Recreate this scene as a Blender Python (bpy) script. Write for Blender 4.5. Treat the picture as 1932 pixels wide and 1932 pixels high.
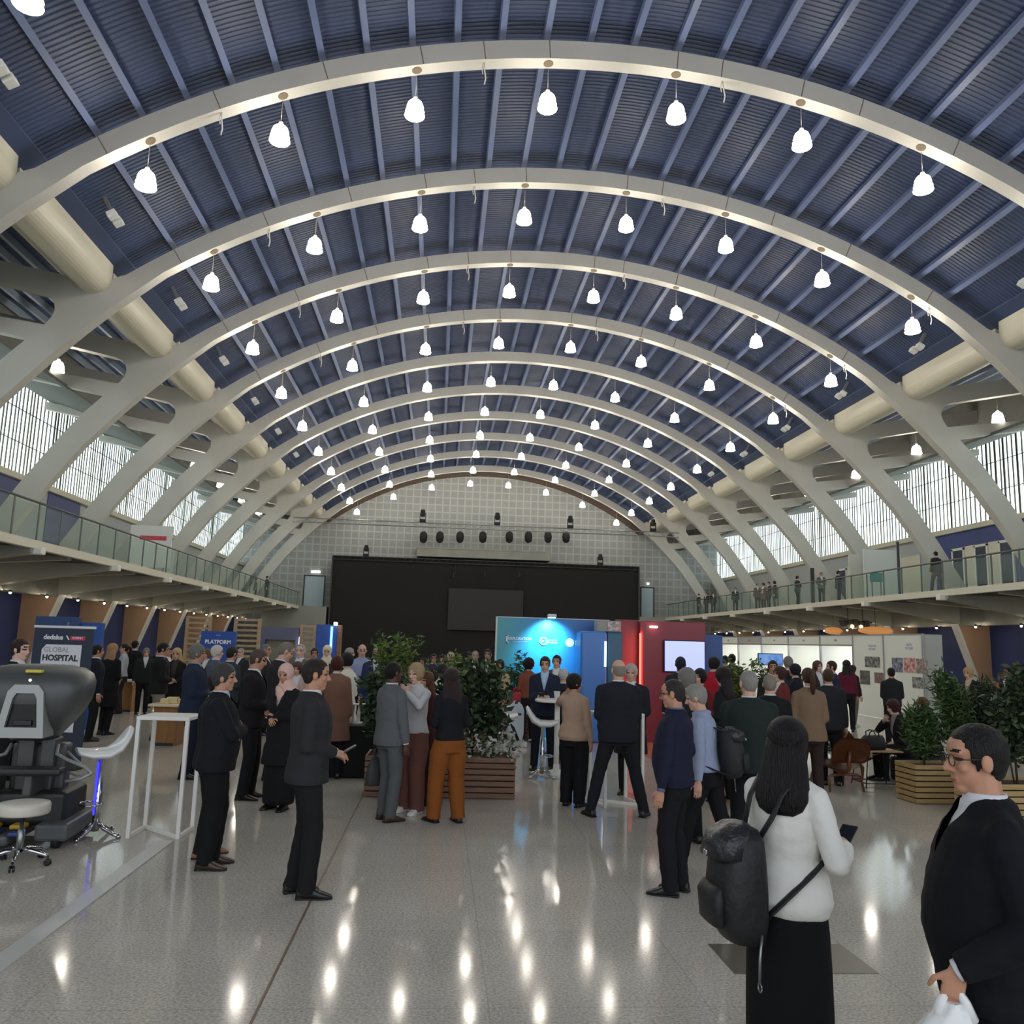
import bpy, bmesh, math, random
import numpy as np
from mathutils import Vector, Matrix
for _o in list(bpy.data.objects): bpy.data.objects.remove(_o)
random.seed(7)
S = bpy.context.scene
COL = S.collection
PI = math.pi
# ---------------------------------------------------------------- camera
CAM = Vector((-3.947, 0.0, 1.92)); FPX = 1584.46
_p, _y, _r = math.radians(8.84089), math.radians(4.68515), math.radians(1.69361)
_fw = Vector((math.sin(_y)*math.cos(_p), math.cos(_y)*math.cos(_p), math.sin(_p)))
_rt0 = Vector((math.cos(_y), -math.sin(_y), 0)); _up0 = _rt0.cross(_fw)
_rt = _rt0*math.cos(_r) + _up0*math.sin(_r); _up = -_rt0*math.sin(_r) + _up0*math.cos(_r)
cd = bpy.data.cameras.new('camera'); cam = bpy.data.objects.new('camera', cd); COL.objects.link(cam)
cd.sensor_width = 36; cd.lens = 36*FPX/1932; cd.clip_end = 300; cd.clip_start = .05
cam.matrix_world = Matrix(((_rt.x, _up.x, -_fw.x, CAM.x), (_rt.y, _up.y, -_fw.y, CAM.y), (_rt.z, _up.z, -_fw.z, CAM.z), (0, 0, 0, 1)))
S.camera = cam
# ---------------------------------------------------------------- world, exposure
W = bpy.data.worlds.new('daylight_fill'); S.world = W; W.use_nodes = True  # even fill light added through the open end behind the camera
W.node_tree.nodes['Background'].inputs[0].default_value = (.86, .92, 1, 1)
W.node_tree.nodes['Background'].inputs[1].default_value = 1.7
S.view_settings.view_transform = 'Standard'; S.view_settings.look = 'None'
S.view_settings.exposure = 0.0; S.view_settings.gamma = 1; S.view_settings.use_curve_mapping = False
S.cycles.max_bounces = 6; S.cycles.diffuse_bounces = 3; S.cycles.glossy_bounces = 3
S.cycles.transparent_max_bounces = 12; S.cycles.transmission_bounces = 3
S.cycles.caustics_reflective = False; S.cycles.caustics_refractive = False
S.cycles.sample_clamp_indirect = 4.0
LAMP_E, WINDOW_E = 46.0, 2.5
# ---------------------------------------------------------------- helpers
def at(u, v, z=None, Y=None, X=None):
    "the point of the place seen at a pixel of the 1932 frame, on the plane z, y or x"
    d = _rt*((u-966)/FPX) - _up*((v-966)/FPX) + _fw
    t = (z-CAM.z)/d.z if z is not None else ((Y-CAM.y)/d.y if Y is not None else (X-CAM.x)/d.x)
    return CAM + d*t
def lin(c): return tuple(((x/255)/12.92 if x <= 10 else ((x/255+.055)/1.055)**2.4) for x in c)
MATS = {}
def mat(name, c=(128, 128, 128), rough=.6, metal=0, emit=0, ecol=None, bump=0, bscale=40, mix=None, mscale=6, coat=0, spec=None):
    if name in MATS: return MATS[name]
    m = bpy.data.materials.new(name); m.use_nodes = True; nt = m.node_tree; b = nt.nodes['Principled BSDF']
    b.inputs['Base Color'].default_value = (*lin(c), 1); b.inputs['Roughness'].default_value = rough; b.inputs['Metallic'].default_value = metal
    if spec is not None: b.inputs['Specular IOR Level'].default_value = spec
    if coat: b.inputs['Coat Weight'].default_value = coat
    if emit:
        b.inputs['Emission Color'].default_value = (*lin(ecol or c), 1); b.inputs['Emission Strength'].default_value = emit
    if bump or mix:
        tc = nt.nodes.new('ShaderNodeTexCoord'); n = nt.nodes.new('ShaderNodeTexNoise'); n.inputs['Scale'].default_value = bscale if bump else mscale
        n.inputs['Detail'].default_value = 3
        nt.links.new(tc.outputs['Object'], n.inputs['Vector'])
        if bump:
            bp = nt.nodes.new('ShaderNodeBump'); bp.inputs['Strength'].default_value = bump; bp.inputs['Distance'].default_value = .02
            nt.links.new(n.outputs['Fac'], bp.inputs['Height']); nt.links.new(bp.outputs['Normal'], b.inputs['Normal'])
        if mix:
            n2 = nt.nodes.new('ShaderNodeTexNoise'); n2.inputs['Scale'].default_value = mscale; n2.inputs['Detail'].default_value = 4
            nt.links.new(tc.outputs['Object'], n2.inputs['Vector'])
            r = nt.nodes.new('ShaderNodeValToRGB'); r.color_ramp.elements[0].position = .35; r.color_ramp.elements[1].position = .65
            r.color_ramp.elements[0].color = (*lin(c), 1); r.color_ramp.elements[1].color = (*lin(mix), 1)
            nt.links.new(n2.outputs['Fac'], r.inputs[0]); nt.links.new(r.outputs[0], b.inputs['Base Color'])
    MATS[name] = m; return m
def wood(name, c1, c2, scale=3, rough=.45, axis=0):
    if name in MATS: return MATS[name]
    m = bpy.data.materials.new(name); m.use_nodes = True; nt = m.node_tree; b = nt.nodes['Principled BSDF']; b.inputs['Roughness'].default_value = rough
    tc = nt.nodes.new('ShaderNodeTexCoord'); mp = nt.nodes.new('ShaderNodeMapping'); s = [scale*8]*3; s[axis] = scale; mp.inputs['Scale'].default_value = s
    n = nt.nodes.new('ShaderNodeTexNoise'); n.inputs['Scale'].default_value = 1; n.inputs['Detail'].default_value = 4; n.inputs['Distortion'].default_value = 1
    r = nt.nodes.new('ShaderNodeValToRGB'); r.color_ramp.elements[0].position = .3; r.color_ramp.elements[1].position = .7
    r.color_ramp.elements[0].color = (*lin(c1), 1); r.color_ramp.elements[1].color = (*lin(c2), 1)
    L = nt.links.new; L(tc.outputs['Object'], mp.inputs[0]); L(mp.outputs[0], n.inputs['Vector']); L(n.outputs['Fac'], r.inputs[0]); L(r.outputs[0], b.inputs['Base Color'])
    MATS[name] = m; return m
def tag(o, label=None, cat=None, group=None, kind=None):
    if label: o['label'] = label
    if cat: o['category'] = cat
    if group: o['group'] = group
    if kind: o['kind'] = kind
    return o
def empty(name, loc=(0, 0, 0), rz=0, label=None, cat=None, group=None):
    o = bpy.data.objects.new(name, None); COL.objects.link(o); o.location = loc; o.rotation_euler = (0, 0, rz); o.empty_display_size = .1
    return tag(o, label, cat, group)
def obj(name, bm, m, parent=None, smooth=False, loc=None, rot=None):
    if isinstance(bm, bmesh.types.BMesh):
        me = bpy.data.meshes.new(name); bm.normal_update(); bm.to_mesh(me); bm.free()
    else: me = bm
    if not me.materials:
        for x in (m if isinstance(m, (list, tuple)) else [m]): me.materials.append(x)
    if smooth:
        me.polygons.foreach_set('use_smooth', [True]*len(me.polygons))
    o = bpy.data.objects.new(name, me); COL.objects.link(o)
    if parent: o.parent = parent
    if loc is not None: o.location = loc
    if rot is not None: o.rotation_euler = rot
    return o
def BM(): return bmesh.new()
def box(bm, lo, hi, mi=0, M=None):
    x0, y0, z0 = lo; x1, y1, z1 = hi
    v = [bm.verts.new(p) for p in ((x0, y0, z0), (x1, y0, z0), (x1, y1, z0), (x0, y1, z0), (x0, y0, z1), (x1, y0, z1), (x1, y1, z1), (x0, y1, z1))]
    if M is not None:
        for q in v: q.co = M @ q.co
    for f in ((0, 3, 2, 1), (4, 5, 6, 7), (0, 1, 5, 4), (1, 2, 6, 5), (2, 3, 7, 6), (3, 0, 4, 7)):
        bm.faces.new([v[i] for i in f]).material_index = mi
    return bm
def bbox(bm, lo, hi, r=.01, seg=2):
    "a box with rounded edges"
    t = bmesh.new(); box(t, lo, hi); bmesh.ops.bevel(t, geom=t.edges[:], offset=r, segments=seg, affect='EDGES', profile=.5)
    return add(bm, t)
def add(bm, t, M=None, mi=None):
    vm = {}
    for v in t.verts: vm[v] = bm.verts.new(M @ v.co if M is not None else v.co)
    for f in t.faces:
        try:
            nf = bm.faces.new([vm[v] for v in f.verts]); nf.material_index = f.material_index if mi is None else mi; nf.smooth = f.smooth
        except ValueError: pass
    t.free(); return bm
def loft(bm, rings, n=12, caps=True, pw=1.0, mi=0, smooth=True):
    "rings: (centre, rx, ry[, X axis, Y axis])"
    prev = None; first = None
    for R in rings:
        c = Vector(R[0]); ax = Vector(R[3]) if len(R) > 3 else Vector((1, 0, 0)); ay = Vector(R[4]) if len(R) > 4 else Vector((0, 1, 0))
        vs = []
        for i in range(n):
            a = 2*PI*i/n; ca, sa = math.cos(a), math.sin(a)
            if pw != 1.0: ca = math.copysign(abs(ca)**pw, ca); sa = math.copysign(abs(sa)**pw, sa)
            vs.append(bm.verts.new(c + ax*(R[1]*ca) + ay*(R[2]*sa)))
        if prev:
            for i in range(n):
                f = bm.faces.new((prev[i], prev[(i+1) % n], vs[(i+1) % n], vs[i])); f.smooth = smooth; f.material_index = mi
        else: first = vs
        prev = vs
    if caps:
        f = bm.faces.new(first[::-1]); f.material_index = mi; f = bm.faces.new(prev); f.material_index = mi
    return bm
def frame(d):
    d = Vector(d).normalized(); a = Vector((0, 0, 1)) if abs(d.z) < .9 else Vector((0, 1, 0))
    x = a.cross(d).normalized(); return x, d.cross(x)
def tube(bm, pts, r, n=8, mi=0, caps=True):
    pts = [Vector(p) for p in pts]; rings = []
    for i, p in enumerate(pts):
        d = (pts[min(i+1, len(pts)-1)] - pts[max(i-1, 0)])
        x, y = frame(d)
        if rings:   # keep the frame from flipping
            px = rings[-1][3]; dn = d.normalized(); x = (px - dn*px.dot(dn)).normalized(); y = dn.cross(x)
        rr = r[i] if isinstance(r, (list, tuple)) else r
        rings.append((p, rr, rr, x, y))
    return loft(bm, rings, n, caps, mi=mi)
def lathe(bm, prof, n=20, c=(0, 0, 0), mi=0):
    return loft(bm, [((c[0], c[1], c[2]+z), max(r, 1e-4), max(r, 1e-4)) for r, z in prof], n, True, mi=mi)
def prism(bm, poly, y0, y1, mi=0, axis='y'):
    "a polygon in x,z carried from y0 to y1"
    A = [bm.verts.new((x, y0, z)) for x, z in poly]; B = [bm.verts.new((x, y1, z)) for x, z in poly]; n = len(poly)
    fs = [bm.faces.new(A), bm.faces.new(B[::-1])]
    for i in range(n): fs.append(bm.faces.new((A[i], B[i], B[(i+1) % n], A[(i+1) % n])))
    for f in fs: f.material_index = mi
    return bm
def fixn(bm): bmesh.ops.recalc_face_normals(bm, faces=bm.faces[:]); return bm
def ball(bm, c, r, M=None, sub=2, mi=0):
    t = bmesh.new(); bmesh.ops.create_icosphere(t, subdivisions=sub, radius=1)
    rr = r if isinstance(r, (tuple, list)) else (r, r, r)
    m = Matrix.Translation(c) @ Matrix.Diagonal((*rr, 1))
    for f in t.faces: f.smooth = True
    return add(bm, t, (M @ m) if M is not None else m, mi)
def struct(name, bm, m, parent=None, **k):
    o = obj(name, bm, m, parent, **k)
    if not parent: o['kind'] = 'structure'
    return o
def text_mesh(body, size, ext=.004, align='CENTER', bold=0):
    cu = bpy.data.curves.new('t', 'FONT'); cu.body = body; cu.size = size; cu.extrude = ext; cu.align_x = align; cu.align_y = 'CENTER'; cu.offset = bold; cu.resolution_u = 3
    o = bpy.data.objects.new('t', cu); COL.objects.link(o); dg = bpy.context.evaluated_depsgraph_get(); dg.update()
    me = bpy.data.meshes.new_from_object(o.evaluated_get(dg)); bpy.data.objects.remove(o); me.materials.clear()
    return me
ORD = ['first', 'second', 'third', 'fourth', 'fifth', 'sixth', 'seventh', 'eighth', 'ninth', 'tenth', 'eleventh', 'twelfth', 'thirteenth', 'fourteenth']
def copy_tree(o, parent=None):
    c = o.copy(); COL.objects.link(c)
    if parent: c.parent = parent
    for ch in list(o.children): copy_tree(ch, c)
    return c
ROW = lambda k: 19.853 + 6*(k-1)
# ================================================================ THE SETTING
Y0, Y1 = -9.0, 76.8
XW = 21.75
# floor: polished speckled stone slabs
def floor_mat():
    m = bpy.data.materials.new('polished_stone'); m.use_nodes = True; nt = m.node_tree; b = nt.nodes['Principled BSDF']; L = nt.links.new
    tc = nt.nodes.new('ShaderNodeTexCoord')
    n = nt.nodes.new('ShaderNodeTexNoise'); n.inputs['Scale'].default_value = 55; n.inputs['Detail'].default_value = 3; n.inputs['Roughness'].default_value = .7
    n2 = nt.nodes.new('ShaderNodeTexNoise'); n2.inputs['Scale'].default_value = .5; n2.inputs['Detail'].default_value = 3
    for q in (n, n2): L(tc.outputs['Object'], q.inputs['Vector'])
    r = nt.nodes.new('ShaderNodeValToRGB'); e = r.color_ramp.elements; e[0].position = .36; e[1].position = .64
    e[0].color = (*lin((172, 166, 154)), 1); e[1].color = (*lin((220, 214, 202)), 1); L(n.outputs['Fac'], r.inputs[0])
    r2 = nt.nodes.new('ShaderNodeMapRange'); r2.inputs['From Min'].default_value = .3; r2.inputs['From Max'].default_value = .7; r2.inputs['To Min'].default_value = .82; r2.inputs['To Max'].default_value = 1.05
    L(n2.outputs['Fac'], r2.inputs['Value'])
    br = nt.nodes.new('ShaderNodeTexBrick'); br.offset = 0; br.inputs['Scale'].default_value = 1; br.inputs['Mortar Size'].default_value = .004; br.inputs['Mortar Smooth'].default_value = .1
    br.inputs['Brick Width'].default_value = 1.2; br.inputs['Row Height'].default_value = 1.2
    br.inputs['Color1'].default_value = (.95, .95, .95, 1); br.inputs['Color2'].default_value = (1, 1, 1, 1); br.inputs['Mortar'].default_value = (.8, .78, .74, 1)
    L(tc.outputs['Object'], br.inputs['Vector'])
    m1 = nt.nodes.new('ShaderNodeMixRGB'); m1.blend_type = 'MULTIPLY'; m1.inputs[0].default_value = 1; L(r.outputs[0], m1.inputs[1]); L(br.outputs['Color'], m1.inputs[2])
    m2 = nt.nodes.new('ShaderNodeMixRGB'); m2.blend_type = 'MULTIPLY'; m2.inputs[0].default_value = 1; L(m1.outputs[0], m2.inputs[1]); L(r2.outputs[0], m2.inputs[2])
    L(m2.outputs[0], b.inputs['Base Color'])
    rr = nt.nodes.new('ShaderNodeMapRange'); rr.inputs['From Min'].default_value = .3; rr.inputs['From Max'].default_value = .7; rr.inputs['To Min'].default_value = .065; rr.inputs['To Max'].default_value = .11
    L(n2.outputs['Fac'], rr.inputs['Value']); L(rr.outputs[0], b.inputs['Roughness'])
    b.inputs['Specular IOR Level'].default_value = .22
    return m
bm = BM(); box(bm, (-26, Y0, -.2), (26, 86, 0)); struct('floor', bm, floor_mat())
M_arch = mat('painted_concrete', (190, 188, 181), .55, mix=(182, 180, 173), mscale=.7)
M_conc = mat('grey_concrete', (158, 158, 148), .7, mix=(146, 146, 138), mscale=.8)
M_soffit_shade = mat('shaded_soffit', (56, 56, 50), .8)  # shade between the balcony beams is put into this dark tone
M_deck = mat('blue_deck', (52, 66, 98), .5)
M_purlin = mat('blue_purlin', (94, 108, 144), .45)
M_blue = mat('blue_wall', (52, 64, 116), .6, mix=(46, 58, 104), mscale=.5)
M_white = mat('white_paint', (226, 226, 218), .5)
M_cream = mat('cream_paint', (208, 204, 186), .5)
M_black = mat('black_matte', (16, 16, 17), .7)
M_blackg = mat('black_gloss', (14, 14, 15), .3)
M_chrome = mat('chrome', (205, 205, 208), .12, 1)
M_steel = mat('steel', (150, 152, 150), .35, .9)
M_grey = mat('mid_grey', (110, 112, 112), .5)
M_dgrey = mat('dark_grey', (52, 53, 54), .5)
# main deck: corrugated sheets across the hall on an arc
CZ = -6.07
def deck_arc(R, th0, th1, nth, y0, y1, pitch, dep):
    bm = BM(); ys = []; y = y0
    while y < y1: ys += [(y, 0), (y+pitch*.42, 0), (y+pitch*.5, dep), (y+pitch*.92, dep)]; y += pitch
    prev = None
    for yy, d in ys:
        row = [bm.verts.new(((R+d)*math.sin(th0+(th1-th0)*i/nth), yy, CZ+(R+d)*math.cos(th0+(th1-th0)*i/nth))) for i in range(nth+1)]
        if prev:
            for i in range(nth): bm.faces.new((prev[i], prev[i+1], row[i+1], row[i]))
        prev = row
    return bm
RD = 24.12
TH = math.asin(14.95/RD)
ceil = struct('ceiling', deck_arc(RD, -TH, TH, 30, Y0, Y1, .15, .024), M_deck)
# purlins: 37 steel channels running the length of the hall
dth = 1.143/23.1
for k in range(-12, 12):
    th = (k+.5)*dth; bm = BM()
    M = Matrix.Rotation(th, 4, 'Y')
    box(bm, (-.07, Y0, RD-.27), (.07, Y1, RD-.01))
    box(bm, (-.075, Y0, RD-.275), (.09, Y1, RD-.262))
    for v in bm.verts: v.co = M @ v.co; v.co.z += CZ
    obj('purlin', bm, M_purlin, ceil)
for s in (-1, 1):
    bm = BM(); prism(bm, [(s*x, CZ+math.sqrt(RD**2-x*x)+dz) for x, dz in ((14.15, .0), (14.15, -.05), (14.66, -.05), (14.66, .0))], Y0, Y1); fixn(bm); obj('edge_flashing', bm, M_deck, ceil)
# side decks over the balconies, their purlins, and the grey soffit slabs above the windows
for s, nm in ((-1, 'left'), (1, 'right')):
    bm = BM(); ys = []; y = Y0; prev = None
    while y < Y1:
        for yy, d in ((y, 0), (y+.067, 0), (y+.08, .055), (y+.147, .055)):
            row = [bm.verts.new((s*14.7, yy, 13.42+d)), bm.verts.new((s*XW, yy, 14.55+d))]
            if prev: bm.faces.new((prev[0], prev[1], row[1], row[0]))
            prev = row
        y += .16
    sd = struct('ceiling_'+nm, bm, mat('side_deck_lit', (84, 98, 132), .5))  # paler than the main deck: light in the side openings painted in
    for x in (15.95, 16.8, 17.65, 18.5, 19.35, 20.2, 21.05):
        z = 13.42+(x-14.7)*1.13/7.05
        bm = BM(); box(bm, (min(s*(x-.06), s*(x+.06)), Y0, z-.26), (max(s*(x-.06), s*(x+.06)), Y1, z-.01)); obj('purlin', bm, mat('side_purlin_lit', (176, 190, 206), .45), sd)  # pale tone stands in for light falling on the side purlins
    bm = BM(); prism(bm, [(s*18.2, 10.86), (s*(XW+.05), 12.0), (s*(XW+.05), 12.12), (s*18.2, 10.98)], Y0, Y1); fixn(bm); struct('trim_soffit_'+nm, bm, mat('slab_grey', (92, 96, 92), .8))
# arches: one outline, mirrored, 40 cm wide
half_in = [(23.1*math.sin(t), CZ+23.1*math.cos(t)) for t in [i*math.asin(13.0/23.1)/16 for i in range(17)]] + [(13.7, 12.42), (14.4, 11.82), (15.2, 11.05), (16.2, 10.02), (17.4, 8.67), (18.6, 7.0), (20.25, 4.4)]
leg_out = [(21.15, 4.4), (20.9, 4.85), (20.0, 6.3), (19.5, 7.12), (18.8, 8.15), (18.2, 9.02), (17.5, 9.92), (17.0, 10.45), (16.3, 11.18), (16.16, 11.4), (16.1, 11.6), (16.14, 11.82), (16.28, 12.02), (16.55, 12.14)]
beam = [(XW, 13.18), (XW, 13.78), (15.9, 12.74), (15.4, 12.56), (14.75, 12.62)]
half_out = [(23.62*math.sin(t), CZ+23.62*math.cos(t)) for t in [math.asin(14.1/23.62)*(1-i/16) for i in range(17)]]
right = half_in[1:] + leg_out + beam + half_out[:-1]
outline = [half_in[0]] + right + [half_out[-1]] + [(-x, z) for x, z in right[::-1]]
M_hole = mat('rose_brown', (105, 92, 74), .7)  # brown joint lines and lamp rose discs on the ribs
LX = (1.71, 5.12, 8.446, 11.566); LZ = (15.92, 15.42, 14.43, 12.94)
arch_me = None
for k in range(-1, 11):
    y = ROW(k)
    if arch_me is None:
        bm = BM(); prism(bm, outline, -.2, .2); fixn(bm)
        for s in (-1, 1):
            prism(bm, [(s*16.2, 11.1), (s*16.75, 10.64), (s*XW, 11.55), (s*XW, 11.86)], -.17, .17)
        fixn(bm); bmesh.ops.triangulate(bm, faces=[f for f in bm.faces if len(f.verts) > 4])
        arch_me = bpy.data.meshes.new('arch_rib'); bm.to_mesh(arch_me); bm.free(); arch_me.materials.append(M_arch)
    a = bpy.data.objects.new('arch_rib', arch_me); COL.objects.link(a); a.location = (0, y, 0); a['kind'] = 'structure'
    if k >= 1:
        a['label'] = 'cream concrete arch spanning the hall, %s from the camera' % ORD[k-1]; a['category'] = 'arch'
    # conduit joints across the front face
    if 1 <= k <= 4:
        bm = BM()
        for xx in (-12.6, -10.0, -7.4, -5.0, -3.4, -1.7, 1.7, 2.9, 5.1, 6.7, 9.3, 12.1):
            th = math.asin(xx/23.35); Mx = Matrix.Translation((0, 0, CZ)) @ Matrix.Rotation(th, 4, 'Y')
            box(bm, (-.012, -.207, 23.1), (.012, -.2, 23.62), M=Mx)
        for i in range(4):
            for s in (-1, 1):
                th = math.asin(s*LX[i]/23.1); Mx = Matrix.Translation((0, 0, CZ)) @ Matrix.Rotation(th, 4, 'Y')
                t = BM(); lathe(t, [(.13, -.02), (.13, .01)], 12, (0, 0, 23.1)); add(bm, t, Mx, 0)
        obj('joint_cover', bm, M_hole, a)
# tube beams between the arches at the springing
tube_poly = [(14.52, 13.45), (14.5, 12.85)] + [(15.05-.55*math.cos(t), 12.75-.55*math.sin(t)) for t in [i*PI*.8/14 for i in range(1, 15)]] + [(15.9, 12.72), (15.98, 12.72), (15.98, 13.5)]
for k in range(-1, 11):
    for s in (-1, 1):
        bm = BM(); prism(bm, [(s*x, z) for x, z in tube_poly], ROW(k)+.5, min(ROW(k+1)-.2, Y1)); fixn(bm)
        prism(bm, [(s*(14.62+(x-14.62)*.8+.1), z+.12) for x, z in tube_poly], ROW(k)+.15, ROW(k)+.55); fixn(bm)
        o = struct('tube_beam', bm, mat('cream_beam', (204, 199, 180), .5))
        if k >= 1: o['label'] = 'round-bottomed cream beam on the %s, behind the %s arch' % ('left' if s < 0 else 'right', ORD[k-1]); o['category'] = 'beam'
# balconies
for s, nm in ((-1, 'left'), (1, 'right')):
    X = lambda x: s*x
    ye = 73.2
    bm = BM(); prism(bm, [(X(15.9), 4.25), (X(15.9), 4.5), (X(XW), 4.5), (X(XW), 4.35), (X(16.15), 4.35), (X(16.1), 4.25)], Y0, ye); fixn(bm)
    bal = struct('balcony_slab_'+nm, bm, M_cream)
    bm = BM(); box(bm, (min(X(16.1), X(XW)), Y0, 4.3), (max(X(16.1), X(XW)), ye-.05, 4.345)); obj('soffit', bm, M_soffit_shade, bal)
    bm = BM(); box(bm, (min(X(20.25), X(20.75)), Y0, 3.3), (max(X(20.25), X(20.75)), ye-.05, 4.3)); obj('edge_beam', bm, M_conc, bal)
    for k in range(-1, 10):
        bm = BM(); prism(bm, [(X(15.93), 4.3), (X(15.93), 4.13), (X(16.15), 4.1), (X(20.3), 3.38), (X(20.3), 4.3)], ROW(k)-.3, ROW(k)+.3)
        prism(bm, [(X(16.2), 4.3), (X(16.2), 4.18), (X(20.3), 3.9), (X(20.3), 4.3)], ROW(k)+2.8, ROW(k)+3.1); fixn(bm)
        obj('beam', bm, M_conc, bal)
        bm = BM(); bbox(bm, (-.17, -.14, -.16), (.17, .14, .06), .03); obj('bracket', bm, M_white, bal, loc=(X(15.86), ROW(k), 4.24))
        # pier below the balcony
        bm = BM(); prism(bm, [(X(20.2), 3.4), (X(21.4), 0), (X(XW), 0), (X(XW), 3.4)], ROW(k)-.2, ROW(k)+.2); fixn(bm)
        p = struct('pier_'+nm, bm, mat('pier_tan_lit', (182, 150, 122) if s < 0 else (142, 134, 124), .7)); p.name = 'pier'  # tan carries the warm light on the concrete in its colour
        bm = BM(); prism(bm, [(X(20.1), 3.4), (X(21.3), 0), (X(21.41), 0), (X(20.21), 3.4)], ROW(k)-.22, ROW(k)+.22); fixn(bm)
        obj('lit_inner_face', bm, M_white, p)  # white strip stands in for hall light on the pier's inner face
        if k >= 2: p['label'] = 'leaning concrete pier under the %s balcony, below the %s arch' % (nm, ORD[k-1]); p['category'] = 'pier'
    # outer wall: lower blue wall, balcony wall, band above the windows
    bm = BM(); box(bm, (min(X(XW), X(XW+.3)), Y0, 0), (max(X(XW), X(XW+.3)), Y1, 4.4)); wl = struct('wall_'+nm, bm, M_blue)
    bm = BM(); box(bm, (min(X(XW-.02), X(XW+.3)), Y0, 4.4), (max(X(XW-.02), X(XW+.3)), Y1, 8.02)); obj('balcony_wall', bm, mat('balcony_wall', (168, 174, 174), .6), wl)
    bm = BM(); box(bm, (min(X(XW-.22), X(XW+.3)), Y0, 8.02), (max(X(XW-.22), X(XW+.3)), Y1, 8.27)); obj('sill', bm, M_cream, wl)
    bm = BM(); box(bm, (min(X(XW), X(XW+.3)), Y0, 12.1), (max(X(XW), X(XW+.3)), Y1, 14.7)); obj('upper_wall', bm, M_conc, wl)
    if s < 0:
        for yy, w in ((27.0, .9), (45.3, 1.2)):
            bm = BM(); box(bm, (X(XW-.06)-.02, yy, 0), (X(XW-.06)+.06, yy+w, 3.9)); obj('wall_panel', bm, mat('tan_panel', (158, 124, 96), .6), wl)
    # windows: profiled translucent glass, one window per bay
def window_mat():
    m = bpy.data.materials.new('translucent_glass'); m.use_nodes = True; nt = m.node_tree; b = nt.nodes['Principled BSDF']; L = nt.links.new
    tc = nt.nodes.new('ShaderNodeTexCoord'); sp = nt.nodes.new('ShaderNodeSeparateXYZ'); L(tc.outputs['Object'], sp.inputs[0])
    mu = nt.nodes.new('ShaderNodeMath'); mu.operation = 'MULTIPLY'; mu.inputs[1].default_value = 3.3; L(sp.outputs['Y'], mu.inputs[0])
    fl = nt.nodes.new('ShaderNodeMath'); fl.operation = 'FLOOR'; L(mu.outputs[0], fl.inputs[0])
    wn = nt.nodes.new('ShaderNodeTexWhiteNoise'); wn.noise_dimensions = '1D'; L(fl.outputs[0], wn.inputs['W'])
    r = nt.nodes.new('ShaderNodeValToRGB'); e = r.color_ramp.elements; e[0].position = 0; e[0].color = (.5, .6, .54, 1); e[1].position = .8; e[1].color = (.8, .95, 1, 1)
    e2 = r.color_ramp.elements.new(.35); e2.color = (.86, .97, .95, 1)
    L(wn.outputs['Value'], r.inputs[0]); L(r.outputs[0], b.inputs['Emission Color']); b.inputs['Emission Strength'].default_value = WINDOW_E
    b.inputs['Base Color'].default_value = (.8, .85, .82, 1); b.inputs['Roughness'].default_value = .3
    return m
M_win = window_mat(); M_mull = mat('mullion', (96, 98, 90), .5); M_mull2 = mat('mullion_thick', (70, 72, 66), .5)
wn_i = 0; rnd = random.Random(3)
for s in (-1, 1):
    for k in range(-1, 11):
        wn_i += 1; ya, yb = ROW(k)+.1, min(ROW(k+1)-.1, Y1); xa = s*(XW+.12)
        bm = BM(); box(bm, (min(xa, xa+s*.04), ya, 8.2), (max(xa, xa+s*.04), yb, 12.25)); w = struct('window_%d' % wn_i, bm, M_win)
        bm = BM(); y = ya; i = 0
        while y < yb:
            wd = rnd.choice((.055, .06, .065, .06, .055, .06, .11, .065)); box(bm, (min(xa-s*.04, xa), y, 8.2), (max(xa-s*.04, xa), y+wd, 12.36), 1 if wd > .08 else 0)
            y += rnd.choice((.26, .33, .33, .36, .3))
        for z in (9.62, 11.0): box(bm, (min(xa-s*.05, xa), ya, z), (max(xa-s*.05, xa), yb, z+.025))
        obj('mullion', bm, [M_mull, M_mull2], w)
# end wall with its square panel pattern
def panel_mat():
    m = bpy.data.materials.new('end_wall_panels'); m.use_nodes = True; nt = m.node_tree; b = nt.nodes['Principled BSDF']; L = nt.links.new
    tc = nt.nodes.new('ShaderNodeTexCoord'); mp = nt.nodes.new('ShaderNodeMapping'); mp.inputs['Rotation'].default_value = (PI/2, 0, 0); L(tc.outputs['Object'], mp.inputs[0])
    br = nt.nodes.new('ShaderNodeTexBrick'); br.offset = 0; br.inputs['Scale'].default_value = 1; br.inputs['Brick Width'].default_value = .68; br.inputs['Row Height'].default_value = .68
    br.inputs['Mortar Size'].default_value = .07; br.inputs['Mortar Smooth'].default_value = .3
    br.inputs['Color1'].default_value = (*lin((150, 152, 150)), 1); br.inputs['Color2'].default_value = (*lin((142, 144, 142)), 1); br.inputs['Mortar'].default_value = (*lin((168, 170, 167)), 1)
    L(mp.outputs[0], br.inputs['Vector']); L(br.outputs['Color'], b.inputs['Base Color']); b.inputs['Roughness'].default_value = .7
    return m
bm = BM(); box(bm, (-23, Y1, 0), (23, Y1+.3, 19)); wb = struct('wall_back', bm, panel_mat())
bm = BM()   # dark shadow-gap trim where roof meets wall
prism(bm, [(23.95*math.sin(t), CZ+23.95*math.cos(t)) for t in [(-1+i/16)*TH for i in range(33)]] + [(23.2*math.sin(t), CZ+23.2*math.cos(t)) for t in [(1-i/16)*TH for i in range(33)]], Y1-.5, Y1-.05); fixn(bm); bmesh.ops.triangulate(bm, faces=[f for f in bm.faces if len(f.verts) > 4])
obj('top_trim', bm, mat('brown_trim', (84, 68, 58), .7), wb)
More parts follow.
